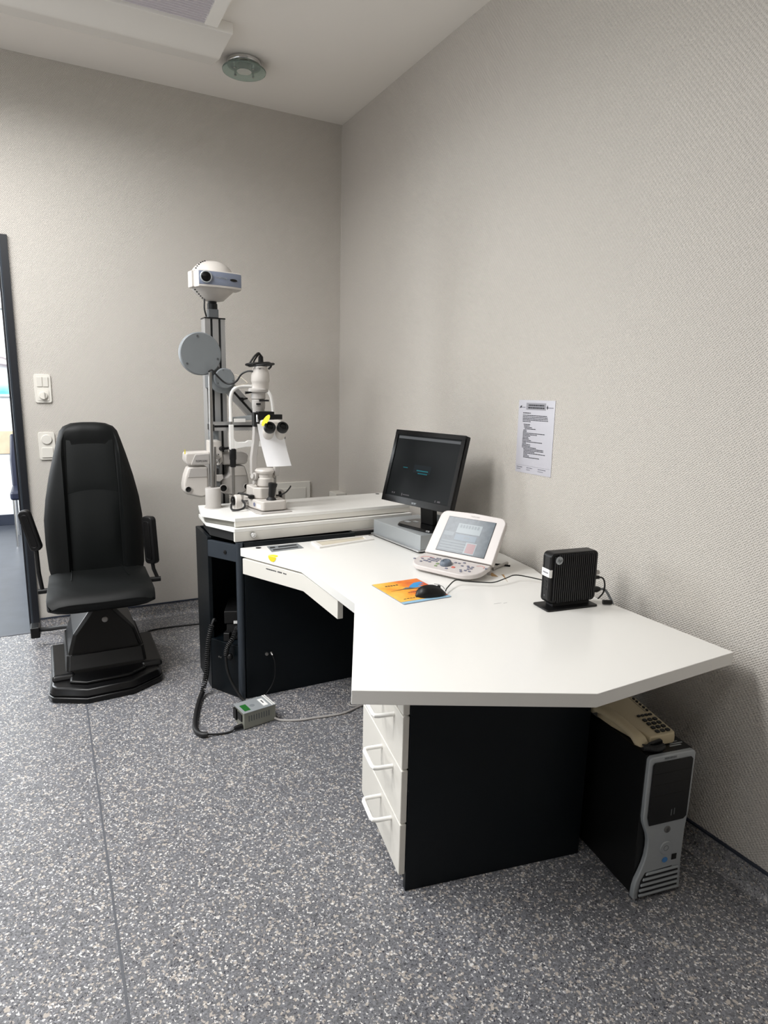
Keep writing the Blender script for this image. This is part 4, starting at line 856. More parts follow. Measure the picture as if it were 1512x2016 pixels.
for i in range(10):
    b.bm.faces.new((vv[i][0], vv[i+1][0], vb[i+1][0], vb[i][0])); b.bm.faces.new((vv[i][8], vv[i+1][8], vb[i+1][8], vb[i][8]))
single('hanging_paper', b, PAPER, 'blank white paper hanging from the eyepieces of the slit lamp', 'paper', (-0.84, -1.15, 1.24))
yn = B().plate(ell(0.030, 0.0115, 20), (-0.872, -1.165, 1.268), V((0.56, -0.05, 0.82)), V((-0.6, 0.45, 0.42)), 0.0008)
single('yellow_note', yn, YELLOW, 'yellow round sticker folded up on the slit lamp eyepiece', 'sticker', (-0.873, -1.158, 1.262), smooth=False)

# ------------------------------------------------------------------ monitor on a silver riser
rs = thing('monitor_riser', 'silver metal box carrying the black monitor on the desk', 'monitor riser', (-0.358, -1.464, ZT), math.radians(-85.3))
mkl('box', B().b2((-0.195, 0.0, 0.009), (0.195, 0.26, 0.079)), SILVER, rs, bev=0.002)
mkl('bottom_lip', B().b2((-0.199, -0.013, 0.0065), (0.199, 0.0, 0.0135)).b2((-0.199, 0.0, 0.0065), (-0.1955, 0.255, 0.0135)).b2((0.1955, 0.0, 0.0065), (0.199, 0.255, 0.0135)), ALU, rs, bev=0.001)
mkl('foot_strip', B().b2((-0.185, -0.006, 0.0003), (0.185, 0.24, 0.0064)), BLACKM, rs, smooth=False)
mkl('rear_lip', B().b2((-0.13, 0.240, 0.0795), (0.15, 0.246, 0.115)), SILVER, rs, bev=0.001)
mo = thing('monitor', 'black square-format flat monitor with dark login screen on silver riser', 'monitor', (-0.3085, -1.536, 0.80), math.radians(-76.0))
tl_ = math.radians(15); ud = V((0, math.sin(tl_), math.cos(tl_))); nf = V((0, -math.cos(tl_), math.sin(tl_))); mo0 = V((0, 0, 0.105))
W_, H_ = 0.433, 0.338
def mp(x, h, d=0): return mo0+V((x, 0, 0))+ud*h+nf*d
mkl('rear_shell', B().plate([(-W_/2, 0), (W_/2, 0), (W_/2, H_), (-W_/2, H_)], mp(0, 0, -0.030), (1, 0, 0), ud, 0.026).plate(rrect(0.30, 0.22, 0.02, cy=0.16), mp(0, 0, -0.055), (1, 0, 0), ud, 0.0249), BLACKP, mo, bev=0.005)
b = B()
for x0_, x1_, y0_, y1_ in ((-W_/2, W_/2, 0, 0.030), (-W_/2, W_/2, H_-0.020, H_), (-W_/2, -W_/2+0.019, 0.030, H_-0.020), (W_/2-0.019, W_/2, 0.030, H_-0.020)):
    b.plate([(x0_, y0_), (x1_, y0_), (x1_, y1_), (x0_, y1_)], mp(0, 0, -0.0038), (1, 0, 0), ud, 0.008)
mkl('bezel', b, BLACKG, mo, bev=0.001)
def screen_mat(name, c, e, rough=0.35):
    m = mat(name, c, rough, emit=e, spec=0.12); return m
SCR = screen_mat('dark_screen', (9, 11, 12), 1.0); SCRB = screen_mat('dim_bar', (62, 64, 66), 0.8); SCRT = screen_mat('dim_teal_text', (22, 84, 92), 0.9); SCRG = screen_mat('dim_icons', (66, 64, 66), 0.9)
SCRP = screen_mat('login_box', (15, 19, 22), 1.0)
scr = mkl('screen', B().plate([(-W_/2+.0192, 0.0302), (W_/2-.0192, .0302), (W_/2-.0192, H_-.0202), (-W_/2+.0192, H_-.0202)], mp(0, 0, -0.0035), (1, 0, 0), ud, 0.004), SCR, mo, smooth=False)
sx, sy = W_/2-.0192, H_-.0202
def flat(name, rects, m, par, o, ex, ey, kind=None):
    b = B()
    for r in rects: b.plate([(r[0], r[2]), (r[1], r[2]), (r[1], r[3]), (r[0], r[3])], o, ex, ey, 0.0003)
    return mk(name, b, m, par, world=False, smooth=False, kind=kind)
so_ = mp(0, 0, 0.0007)
flat('title_bar', [(-sx+.006, sx-.004, sy-.019, sy-.007)], SCRB, scr, so_, (1, 0, 0), ud)
flat('login_box', [(-0.052, 0.055, 0.150, 0.186)], SCRP, scr, so_, (1, 0, 0), ud)
flat('login_text', [(-0.03+i*.006, -.026+i*.006, 0.158, 0.163) for i in range(12)]+[(-0.02+i*.006, -.016+i*.006, 0.146, 0.150) for i in range(10)]+[(-0.12+i*.006, -.116+i*.006, 0.165, 0.168) for i in range(5)], SCRT, scr, mp(0, 0, 0.0011), (1, 0, 0), ud, 'stuff')
flat('taskbar_icons', [(-0.16, -.153, .040, .047), (-0.147, -.141, .040, .047), (-0.095, -.09, .036, .048)]+[(-0.085+i*.006, -.081+i*.006, .040, .045) for i in range(7)]+[(0.118, .122, .035, .044), (0.150, .133, .036, .043), (.143, .148, .036, .043)], SCRG, scr, so_, (1, 0, 0), ud, 'stuff')
FR_m = FR[mo.name]
def W3(p): return FR_m @ p
text('lettering', 'acer', 0.017, W3(mp(0.0, 0.013, 0.0044)), FR_m.to_3x3() @ V((1, 0, 0)), FR_m.to_3x3() @ ud, SILVER, mo)
mkl('neck', B().rings([[V((x, y, z)) for x, y in ((-0.040, y0), (0.040, y0), (0.040, y0+.03), (-0.040, y0+.03))] for z, y0 in ((0.011, 0.085), (0.06, 0.082), (0.14, 0.075), (0.22, 0.095))]), BLACKP, mo, bev=0.004)
mkl('stand_foot', B().prism(rrect(0.255, 0.175, 0.05, 6, 0.0, 0.080), 0.0003, 0.012, rrect(0.245, 0.165, 0.048, 6, 0.0, 0.081)), BLACKG, mo, bev=0.003)
mkl('paper_label', B().prism(rrect(0.030, 0.022, 0.004, 3, -0.093, 0.055), 0.0121, 0.0128).prism(rrect(0.03, 0.018, 0.004, 3, -0.07, 0.085), 0.0121, 0.0128), SILVER, mo, smooth=False, kind='stuff')

# ------------------------------------------------------------------ refraction controller with tilted touch screen
tc_ = thing('phoropter_controller', 'white control console with tilted touch screen and dial on the desk', 'control console', (-0.3435, -1.939, ZT), math.radians(-64.15))
def tz(y, lo=False): t = (y+0.125)/0.125; return (0.009+0.016*t) if lo else (0.027+0.020*t)
ol = [(-0.152, 0.0), (-0.152, -0.045)]
ol += [(-0.092-0.060*math.cos(a), -0.062-0.060*math.sin(a)) for a in [PI/2*i/6 for i in range(0, 7)]]
ol += [(0.075+0.077*math.cos(a), -0.055-0.070*math.sin(a)) for a in [PI/2*(6-i)/6 for i in range(0, 7)]]
ol += [(0.152, 0.0)]
kb = mkl('keyboard', B().rings([[V((x, y, tz(y, True))) for x, y in ol], [V((x, y, tz(y))) for x, y in ol]]), PINKW, tc_, bev=0.005, seg=3)
kn = V((0, -0.02, 0.125)).normalized(); ku = V((0, 0.125, 0.02)).normalized()
def kp(x, y, d=0): return V((x, y, tz(y)))+kn*(d+0.0003)
dl = mkl('dial', B().lathe([(0.024, 0), (0.024, 0.004), (0.0205, 0.014), (0.018, 0.016), (0.0115, 0.0165), (0.0105, 0.0145), (.0005, .0145)], kp(-0.008, -0.066), kn, 36), KNOB, tc_)
def btn(x, y, w_, h, m): mkl('button', B().plate(rrect(w_, h, min(w_, h)*.3, 3), kp(x, y), (1, 0, 0), ku, 0.0018), m, tc_, smooth=False)
for x, y in ((-.150, -.072), (-.122, -.058), (-.112, -.084), (-.104, -.07)): btn(x, y, .010, .008, BTN)
for i in range(3):
    for j in range(2): btn(-.094+j*.016, -.070+i*.016-j*.004, .011, .009, BTN)
for i in range(3):
    for j in range(2): btn(-.068+j*.012, -.058+i*.013, .009, .007, BTN)
btn(-.040, -.076, .013, .011, LGREEN); btn(-.036, -.096, .012, .009, LGREEN); btn(.032, -.078, .014, .012, RED); btn(.014, -.099, .011, .008, BTN)
for x, y in ((-.035, -.035), (.018, -.036), (.034, -.036), (.05, -.024), (.056, -.052), (.07, -.088), (.078, -.045), (.086, -.055), (.092, -.07), (.098, -.046), (.1, -.060), (.088, -.084), (.106, -.085), (.078, -.10), (.150, -.035)): btn(x, y, .010, .008, BTN)
mkl('button_outline', B().tube([kp(-.135, -.052), kp(-.13, -.036), kp(-.112, -.03), kp(-.085, -.03)], 0.0009, 6).tube([kp(.106, -.03), kp(.12, -.02), kp(.138, -.024), kp(.14, -.04)], 0.0009, 6), RED, tc_, smooth=False)
for x in (-0.115, 0.105): mkl('rubber_foot', B().cyl((x, -0.08, 0.0003), (x, -0.08, tz(-0.08, True)+.001), 0.008, seg=14), IVORY2, tc_)
for x in (-0.13, 0.13): mkl('rubber_foot', B().cyl((x, 0.03, 0.0003), (x, 0.03, 0.035), 0.008, seg=14), IVORY2, tc_)
t2 = math.radians(38); ud2 = V((0, math.sin(t2), math.cos(t2))); nf2 = V((0, -math.cos(t2), math.sin(t2)))
def tp(x, h, d=0): return V((x, 0.002, 0.046))+ud2*h+nf2*d
PW, PH = 0.307, 0.206
pn = [(-PW/2, 0.003), (PW/2, 0.003)] + [(PW/2-0.005-0.03+0.03*math.cos(a), PH-0.03+0.03*math.sin(a)) for a in [PI/2*i/6 for i in range(7)]] + [(0.0, PH+0.004)] + [(-PW/2+0.005+0.03-0.03*math.sin(a), PH-0.03+0.03*math.cos(a)) for a in [PI/2*i/6 for i in range(7)]]
pnl = mkl('screen_panel', B().plate(pn, tp(0, 0, -0.024), (1, 0, 0), ud2, 0.024), PINKW, tc_, bev=0.004, seg=3)
mkl('stand_back', B().rings([[V((x, y, z)) for y, z in ((0.02, 0.022), (0.105, 0.022), (0.105, 0.06), (0.06, 0.09), (0.035, 0.06))] for x in (-0.12, 0.12)]), IVORY2, tc_, bev=0.004)
mkl('screen_recess', B().plate([(-0.108, 0.022), (0.113, 0.022), (0.110, 0.181), (-0.105, 0.181)], tp(0, 0, 0.0003), (1, 0, 0), ud2, 0.0008), BLACKP, pnl, smooth=False)
def lcd():
    m = mat('backlit_panel', (110, 124, 134), 0.16, spec=0.22); nt = m.node_tree; b = nt.nodes['Principled BSDF']; b.inputs['Emission Strength'].default_value = 0.40
    tc = nt.nodes.new('ShaderNodeTexCoord'); n = nt.nodes.new('ShaderNodeTexNoise'); n.inputs['Scale'].default_value = 55
    nt.links.new(tc.outputs['Object'], n.inputs['Vector']); r = nt.nodes.new('ShaderNodeValToRGB')
    r.color_ramp.elements[0].color = rgb(98, 112, 120); r.color_ramp.elements[1].color = rgb(160, 172, 182)
    nt.links.new(n.outputs[0], r.inputs[0]); nt.links.new(r.outputs[0], b.inputs['Emission Color']); b.inputs['Base Color'].default_value = rgb(40, 44, 48); return m
LCD = lcd()
scr2 = mkl('touch_screen', B().plate([(-0.106, 0.0235), (0.111, 0.0235), (0.108, 0.1795), (-0.103, 0.1795)], tp(0, 0, 0.0012), (1, 0, 0), ud2, 0.0008), LCD, tc_, smooth=False)
def lcdm(n, c):
    m = mat(n, (44, 48, 52), 0.16, spec=0.22); b_ = m.node_tree.nodes['Principled BSDF']; b_.inputs['Emission Color'].default_value = rgb(*c); b_.inputs['Emission Strength'].default_value = 0.55; return m
LC1 = lcdm('lcd_white', (184, 196, 200)); LC2 = lcdm('lcd_grey', (142, 154, 160)); LC3 = lcdm('lcd_pink', (196, 140, 140)); LC4 = lcdm('lcd_blue', (134, 154, 170))
to_ = tp(0, 0, 0.0021)
flat('chart_window', [(-0.048, 0.060, 0.112, 0.155)], LC1, scr2, to_, (1, 0, 0), ud2)
flat('value_window', [(-0.045, 0.052, 0.080, 0.106)], LC4, scr2, to_, (1, 0, 0), ud2)
flat('value_window', [(-0.098, -0.052, 0.094, 0.112)], LC2, scr2, to_, (1, 0, 0), ud2)
flat('menu_bars', [(-0.098, 0.03, 0.030+i*0.012, 0.037+i*0.012) for i in range(4)], LC2, scr2, to_, (1, 0, 0), ud2, 'stuff')
flat('red_tile', [(0.022, 0.060, 0.030, 0.072)], LC3, scr2, tp(0, 0, 0.0025), (1, 0, 0), ud2)
flat('tile_border', [(0.016, 0.0219, 0.026, 0.076), (0.0601, 0.064, 0.026, 0.076), (.022, .060, .0721, .076), (.022, .060, .026, .0299)], LC1, scr2, tp(0, 0, 0.0025), (1, 0, 0), ud2, 'stuff')
flat('figures', [(-0.004+i*.009, .002+i*.009, 0.090, 0.098) for i in range(3)]+[(-.038+i*.013, -.030+i*.013, .150, .136) for i in range(7)], LC2, scr2, tp(0, 0, 0.0025), (1, 0, 0), ud2, 'stuff')
FT = FR[tc_.name]; F3 = FT.to_3x3()
text('lettering', 'TOPCON', 0.009, FT @ tp(0.01, 0.193, 0.0), F3 @ V((1, 0, 0)), F3 @ ud2, IVORY2, pnl)

# ------------------------------------------------------------------ mouse mat, mouse, strips, pen
pad_ = thing('mouse_mat', 'orange and yellow mouse mat with a blue motif on the desk', 'mouse mat', (-0.641, -2.096, ZT), math.radians(1.0))
def padmat():
    m = mat('orange_print', (232, 150, 50), 0.5); nt = m.node_tree; tc = nt.nodes.new('ShaderNodeTexCoord')
    n = nt.nodes.new('ShaderNodeTexNoise'); n.inputs['Scale'].default_value = 14; n.inputs['Detail'].default_value = 5; nt.links.new(tc.outputs['Object'], n.inputs[0])
    sx = nt.nodes.new('ShaderNodeSeparateXYZ'); nt.links.new(tc.outputs['Object'], sx.inputs[0])
    a = nt.nodes.new('ShaderNodeMath'); a.operation = 'MULTIPLY_ADD'; a.inputs[1].default_value = 2.6; nt.links.new(sx.outputs[0], a.inputs[0]); nt.links.new(n.outputs[0], a.inputs[2])
    r = nt.nodes.new('ShaderNodeValToRGB'); e = r.color_ramp.elements; st = [(0.2, (244, 196, 92)), (0.42, (240, 170, 60)), (0.56, (232, 130, 50)), (0.75, (214, 92, 48))]
    while len(e) < 4: e.new(.5)
    for q, (p_, c) in zip(e, st): q.position = p_; q.color = rgb(*c)
    nt.links.new(a.outputs[0], r.inputs[0]); nt.links.new(r.outputs[0], nt.nodes['Principled BSDF'].inputs['Base Color']); return m
mkl('mat_sheet', B().prism(rrect(0.192, 0.233, 0.004), 0.0004, 0.0022), BLUEGREY, pad_, smooth=False)
mkl('print', B().plate([(-0.095, -0.096), (0.095, -0.096), (0.095, 0.1155), (-0.095, 0.1155)], (0, 0, 0.0022), (1, 0, 0), (0, 1, 0), 0.0003), padmat(), pad_, smooth=False)
BM = mat('blue_motif', (60, 150, 210), 0.5); SKY = mat('pale_blue_band', (150, 190, 214), 0.5)
mkl('lower_band', B().plate([(-0.095, -0.1155), (0.095, -0.1155), (0.095, -0.097), (-0.095, -0.097)], (0, 0, 0.0022), (1, 0, 0), (0, 1, 0), 0.0003), SKY, pad_, smooth=False)
mkl('motif', B().plate([(0.01, 0.03), (0.03, 0.052), (0.055, 0.072), (0.085, 0.075), (0.09, 0.06), (0.06, 0.05), (0.085, 0.045), (0.05, 0.035), (0.07, 0.02), (0.03, 0.022)], (0, 0, 0.0026), (1, 0, 0), (0, 1, 0), 0.0003), BM, pad_, smooth=False)
mkl('motif_nose', B().plate([(-0.018, 0.024), (0.0, 0.036), (0.012, 0.034), (0.03, 0.021), (0.0, 0.016)], (0, 0, 0.0026), (1, 0, 0), (0, 1, 0), 0.0003), GREYP, pad_, smooth=False)
mkl('motif_line', B().plate([(-0.07, 0.017), (-0.018, 0.024), (0.085, 0.008), (0.085, 0.003), (0.0, 0.0145), (-0.018, 0.019)], (0, 0, 0.0026), (1, 0, 0), (0, 1, 0), 0.0003), INK, pad_, smooth=False)
marks('printed_lines', [(-.062+i*.011, -.054+i*.011, .070, .078) for i in range(5)] + [(-.02+i*.009, -.013+i*.009, -.02, -.016) for i in range(8)] + [(-.07+i*.012, -.061+i*.012, -.075, -.071) for i in range(5)], FR[pad_.name] @ V((0, 0, .0026)), FR[pad_.name].to_3x3() @ V((1, 0, 0)), FR[pad_.name].to_3x3() @ V((0, 1, 0)), INK, pad_, kind='stuff')
ms = thing('computer_mouse', 'black corded computer mouse lying on the orange mat', 'computer mouse', (-0.602, -2.168, ZT+0.0027), math.radians(-6))
rg = []
for i in range(13):
    t = i/12; x = -0.0575+0.115*t; w_ = 0.031*(1-abs(2*t-1)**2.6)**0.5 if 0 < t < 1 else 0.002; w_ = max(w_, .004)
    h = 0.036*(1-abs(2*t-0.85)**2.4*0.62); h = max(h*(1-abs(2*t-1)**6)**0.5 if 0 < t < 1 else .004, .004)
    rg.append([V((x, w_*math.cos(a), 0.0003+max(0, h*math.sin(a)**0.8) if a < PI else 0.0003)) for a in [PI*k/12 for k in range(13)]])
mkl('shell', B().rings(rg), BLACKP, ms, ang=70)
mkl('button_gap', B().tube([(0.012, 0, 0.0385), (0.03, 0, 0.0345), (0.046, 0, 0.026), (0.054, 0, 0.015)], 0.0009, 6), BLACKM, ms)
mkl('scroll_wheel', B().cyl((0.030, -0.0035, 0.0265), (0.030, 0.0035, 0.0265), 0.0058, seg=18), RUBBER, ms)
tag(mk('mouse_cable', B().tube([(-0.5445, -2.174, ZT+.011), (-0.522, -2.150, ZT+0.013), (-0.458, -2.105, ZT+.020), (-0.423, -2.118, ZT+.016), (-0.37, -2.150, ZT+0.014), (-0.331, -2.172, ZT+.016), (-0.27, -2.163, ZT+.022), (-0.215, -2.150, ZT+.023), (-0.16, -2.195, ZT+.016), (-0.10, -2.29, ZT+.008), (-0.088, -2.37, ZT+0.02), (-0.105, -2.43, ZT+.04)], 0.0022, 8, smooth=6), RUBBER), 'thin black mouse cable running across the desk to the ribbed box', 'cable')
single('brown_tape_strip', B().prism([(-0.262, -2.066), (-0.243, -2.078), (-0.232, -2.030), (-0.250, -2.024)], ZT+.0003, ZT+.0012), BROWN, 'short wide brown tape strip on the desk in the console shadow', 'tape', (-0.247, -2.05, ZT), smooth=False)
single('brown_tape_strip', B().prism([(-0.252, -2.150), (-0.243, -2.131), (-0.205, -2.066), (-0.213, -2.062)], ZT+.0003, ZT+.0012), BROWN, 'narrow orange-brown tape strip on the desk beside the mouse cable', 'tape', (-0.23, -2.1, ZT), smooth=False)
single('grey_stylus', B().tube([(-0.21, -2.000, ZT+.0065), (-0.10, -1.953, ZT+.0065)], 0.006, 12), IVORY2, 'pale grey stylus lying on the desk beside the console', 'stylus', (-0.15, -1.975, ZT))
single('black_pen', B().tube([(-0.165, -1.925, ZT+.004), (-0.110, -1.985, ZT+.004)], 0.0037, 10), BLACKP, 'short black pen on the desk behind the console', 'pen', (-0.138, -1.95, ZT))

# ------------------------------------------------------------------ ribbed black mini computer
tn = thing('mini_computer', 'black ribbed upright mini computer on a flat foot on the desk', 'mini computer', (-0.322, -2.450, ZT), math.radians(-7))
mkl('foot_plate', B().prism(rrect(0.20, 0.088, 0.008, 3, 0.082, 0.022), 0.0003, 0.0065), BLACKP, tn, bev=0.002)
mkl('foot_stem', B().b2((0.02, 0.006, 0.0066), (0.165, 0.044, 0.016)), BLACKM, tn, smooth=False)
def rsec(x0_, x1_, z0_, z1_, r): return rrect(x1_-x0_, z1_-z0_, r, 5, (x0_+x1_)/2, (z0_+z1_)/2)
mkl('case', slabf(rsec(0, 0.186, 0.0165, 0.189, 0.016), 0.0025, 0.050), BLACKP, tn, bev=0.004, seg=3)
RIBM = mat('rib_plastic', (24, 24, 26), 0.42)
nr = 21
for i in range(nr):
    x = 0.014+i*(0.160/(nr-1)); e = 0.0 if 1 < i < nr-2 else 0.006
    mkl('rib', B().b2((x-0.0021, -0.0030, 0.022+e), (x+0.0021, 0.0024, 0.184-e)), RIBM, tn, smooth=False)
mkl('end_rib', B().b2((-0.0012, 0.008, 0.03), (0.0, 0.012, 0.176)).b2((-0.0012, 0.040, 0.03), (0.0, 0.044, 0.176)), BLACKP, tn, smooth=False, kind='stuff')
lg = mkl('round_logo', B().lathe([(0.0135, 0), (0.0135, .001), (.0125, .0014), (.0005, .0014)], (0.027, -0.0031, 0.166), (0, -1, 0), 36), SILVER, tn)
FN = FR[tn.name]; N3 = FN.to_3x3()
text('lettering', 'hp', 0.019, FN @ V((0.027, -0.0047, 0.1665)), N3 @ V((1, 0, 0)), V((0, 0, 1)), DGREY, lg, shear=0.35)
lb_ = mkl('white_label', B().b2((-0.0022, 0.006, 0.108), (-0.0003, 0.0475, 0.134)).b2((-0.0022, 0.0008, 0.108), (0.006, 0.0022, 0.134)), LBL, tn, smooth=False)
flat('label_print', [(0.012+i*.0048, 0.0155+i*.0048, -.0025, .0025) for i in range(6)], INK2, lb_, V((-0.0023, 0.0525, 0.121)), (0, -1, 0), (0, 0, 1), 'stuff')
for z in (0.088, 0.076, 0.062): mkl('port', B().b2((-0.0008, 0.02, z), (0.0006, 0.034, z+.006)), BLACKM, tn, smooth=False)
mkl('status_light', B().lathe([(.003, 0), (.002, .001), (.0004, .0012)], (-0.0003, 0.027, 0.042), (-1, 0, 0), 12), DGREY, tn)
mkl('plug', B().b2((0.1865, 0.012, 0.10), (0.206, 0.030, 0.114)), IVORY2, tn, bev=0.002)
mkl('plug', B().b2((0.1865, 0.014, 0.083), (0.21, 0.028, 0.094)), BLACKP, tn, bev=0.002)
mkl('plug', B().lathe([(0.010, 0), (0.011, .02), (0.007, .032)], (0.1865, 0.022, 0.045), (1, 0, 0), 16), BLACKP, tn)
tag(mk('power_cable', B().tube([FN @ V((0.208, 0.022, 0.088)), FN @ V((0.228, 0.02, 0.082)), FN @ V((0.236, 0.018, 0.06)), FN @ V((0.230, 0.014, 0.035)), FN @ V((0.212, 0.008, 0.022)), FN @ V((0.198, 0.0, 0.020))], 0.0028, 8, smooth=6), RUBBER), 'thin black cable looping at the back of the ribbed mini computer', 'cable')
tag(mk('display_cable', B().tube([FN @ V((0.218, 0.022, 0.045)), FN @ V((0.240, 0.020, 0.040)), FN @ V((0.252, 0.01, 0.02)), FN @ V((0.257, -0.005, -0.005)), FN @ V((0.262, -0.02, -0.06)), FN @ V((0.264, -0.03, -0.20))], 0.0045, 8, smooth=6), GREYP), 'thick grey cable dropping behind the desk edge by the mini computer', 'cable')
single('black_ferrite_plug', B().cyl(FN @ V((0.209, -0.012, 0.0095)), FN @ V((0.237, -0.022, 0.0095)), 0.008, seg=16), BLACKP, 'black cable ferrite lying on the desk behind the mini computer', 'cable plug', FN @ V((.22, -.016, .0)))

# ------------------------------------------------------------------ tower computer and telephone
tw = thing('tower_computer', 'black tower computer with silver front panel on the floor under the desk', 'tower computer', (-0.343, -2.910, 0), math.radians(-9.2))
TW, TD, THh = 0.159, 0.462, 0.447
pr = [(0.447, 0.0), (0.06, 0.0), (0.02, -0.004), (0.0, -0.004)]
def py(z):
    for (z0, y0), (z1, y1) in zip(pr, pr[1:]):
        if z1 <= z <= z0: return y0+(y1-y0)*(z0-z)/(z0-z1)
    return 0
wl = [(0.0, 0.437), (0.0, 0.262), (0.003, 0.245), (0.011, 0.225), (0.020, 0.205), (0.025, 0.185), (0.026, 0.160), (0.024, 0.135), (0.018, 0.11), (0.008, 0.083), (-0.002, 0.062), (-0.007, 0.040), (-0.009, 0.015), (-0.008, 0.004)]
wr = [(TW-0.003, 0.004), (TW-.006, 0.10), (TW-.006, 0.2), (TW, 0.262), (TW, 0.437), (TW-.003, .444), (TW-.010, 0.447), (0.010, 0.447), (0.003, .444)]
op = wl+wr
b = B(); a_ = [b.bm.verts.new((x, py(z), z)) for x, z in op]; c_ = [b.bm.verts.new((x, 0.0155, z)) for x, z in op]; n = len(op)
b.bm.faces.new(a_); b.bm.faces.new(c_[::-1])
for i in range(n): b.bm.faces.new((a_[i], c_[i], c_[(i+1) % n], a_[(i+1) % n]))
mkl('front_bezel', b, SILVER, tw, bev=0.004, seg=3)
mkl('case', B().b2((0.001, 0.016, 0.004), (TW-.001, TD, THh-.0015)), BLACKP, tw, bev=0.002)
mkl('drive_panel', B().plate([(0.020, 0.236), (0.138, 0.236), (0.148, 0.245), (0.148, 0.424), (0.142, 0.430), (0.018, 0.430), (0.012, 0.424), (0.012, 0.262)], (0, -0.0004, 0), (1, 0, 0), (0, 0, 1), 0.0035), BLACKP, tw, bev=0.001)
for z in (0.395, 0.36, 0.325): mkl('panel_seam', B().b2((0.013, -0.0044, z), (0.147, -0.0038, z+.001)), BLACKM, tw, smooth=False)
mkl('port_mark', B().b2((0.09, -0.0045, 0.256), (0.093, -0.0038, 0.276)).b2((0.10, -0.0045, 0.258), (0.103, -0.0038, 0.278)), DGREY, tw, smooth=False, kind='stuff')
FW = FR[tw.name]; K3 = FW.to_3x3()
text('lettering', 'PRECISION', 0.0085, FW @ V((0.07, -0.0004, 0.4375)), K3 @ V((1, 0, 0)), (0, 0, 1), DGREY, tw)
def bn(z): a, c = V((0, py(z+.004), z+.004)), V((0, py(z-.004), z-.004)); u = (a-c).normalized(); return V((0, -u.z, u.y)), u
n_, u_ = bn(0.210); lo = mkl('round_logo', B().lathe([(0.0105, 0), (0.0105, .001), (.0095, .0014), (.0005, .0014)], V((0.088, py(.210), .210))+n_*0.0006, n_, 32), STEEL, tw)
text('lettering', 'DELL', 0.0085, FW @ (V((0.088, py(.210), .210))+n_*0.0022), K3 @ u_, K3 @ V((-1, 0, 0)), DGREY, lo)
n_, u_ = bn(0.150); bt = mkl('power_button', B().lathe([(0.0205, -0.002), (0.0205, .0008), (.0185, .0022), (.0005, .0022)], V((0.090, py(.150), .150))+n_*0.0004, n_, 40), SILVER, tw)
mkl('power_ring', B().tube([V((0.090+0.008*math.cos(a), py(.150), .150))+u_*0.008*math.sin(a)+n_*0.0028 for a in [2*PI*i/20 for i in range(20)]], 0.0007, 6, closed=True), DGREY, bt)
n_, u_ = bn(0.112)
mkl('blue_badge', B().plate(ell(0.0095, 0.0085), V((0.092, py(.112), .110))+n_*0.0005, (1, 0, 0), u_, 0.0008), BLUEM, tw, smooth=False)
sb_ = mkl('square_badge', B().plate([(-.0085, -.009), (.0085, -.009), (.0085, .009), (-.0085, .009)], V((0.124, py(.114), .114))+n_*0.0005, (1, 0, 0), u_, 0.0008), BLACKP, tw, smooth=False)
n2_, u2_ = bn(0.045)
mkl('grille_recess', B().plate([(0.002, -0.036), (0.140, -0.036), (0.143, 0.042), (0.030, 0.042), (0.012, 0.012)], V((0, py(.045), .047))+n2_*0.0015, (1, 0, 0), u2_, 0.0012), BLACKM, tw, smooth=False)
for i in range(5): mkl('grille_bar', B().plate([(0.004+i*i*.0014, -0.031+i*.0150), (0.140, -0.031+i*.0150), (0.140, -0.0245+i*.0150), (0.004+(i+.4)**2*.0014, -0.0245+i*.0150)], V((0, py(.045), .047))+n2_*0.0028, (1, 0, 0), u2_, 0.005), SILVER, tw, bev=0.001)
marks('top_label', [(0.098, 0.138, 0.034, 0.039), (0.106, 0.150, 0.043, 0.047), (0.092, 0.140, 0.053, 0.0555)], FW @ V((0, 0, THh-.0008)), K3 @ V((1, 0, 0)), K3 @ V((0, 1, 0)), SILVER, tw, kind='stuff')

tph = thing('desk_telephone', 'cream push-button telephone lying on top of the tower computer', 'telephone', (-0.266, -2.780, THh), math.radians(-9.2))
# own frame: x to the right, y away, origin under the centre
def tzp(y): return 0.030+0.022*(y+0.095)/0.19
po = [(-0.018, -0.095), (0.062, -0.095), (0.074, -0.088), (0.074, 0.088), (0.066, 0.096), (-0.055, 0.096), (-0.052, 0.03), (-0.036, -0.05)]
mkl('body', B().rings([[V((x, y, 0.0005)) for x, y in po], [V((x, y, 0.016)) for x, y in po], [V((x*0.97+.002, y*.97, tzp(y))) for x, y in po]]), CREAM, tph, bev=0.004, seg=3)
pnv = V((0, -0.022, 0.19)).normalized(); puv = V((0, 0.19, 0.022)).normalized()
def pp(x, y): return V((x, y, tzp(y)))+pnv*0.0004
for r in range(4):
    for c in range(3): mkl('key', B().plate(rrect(0.0125, 0.0115, 0.003, 3), pp(0.020+c*0.018, -0.076+r*0.0175), (1, 0, 0), puv, 0.003), BLACKP, tph, smooth=False)
for c in range(4): mkl('function_key', B().plate(rrect(0.0105, 0.008, 0.002, 3), pp(0.016+c*0.0135, -0.002), (1, 0, 0), puv, 0.003), BLACKP, tph, smooth=False)
for c in range(5): mkl('memory_key', B().plate(rrect(0.007, 0.009, 0.003, 3), pp(0.062, 0.018+c*0.0150), (1, 0, 0), puv, 0.003), BLACKP, tph, smooth=False)
mkl('index_line', B().plate([(0.052, 0.012), (0.053, 0.012), (0.053, 0.09), (0.052, 0.09)], pp(0, 0), (1, 0, 0), puv, 0.0004), DGREY, tph, smooth=False)
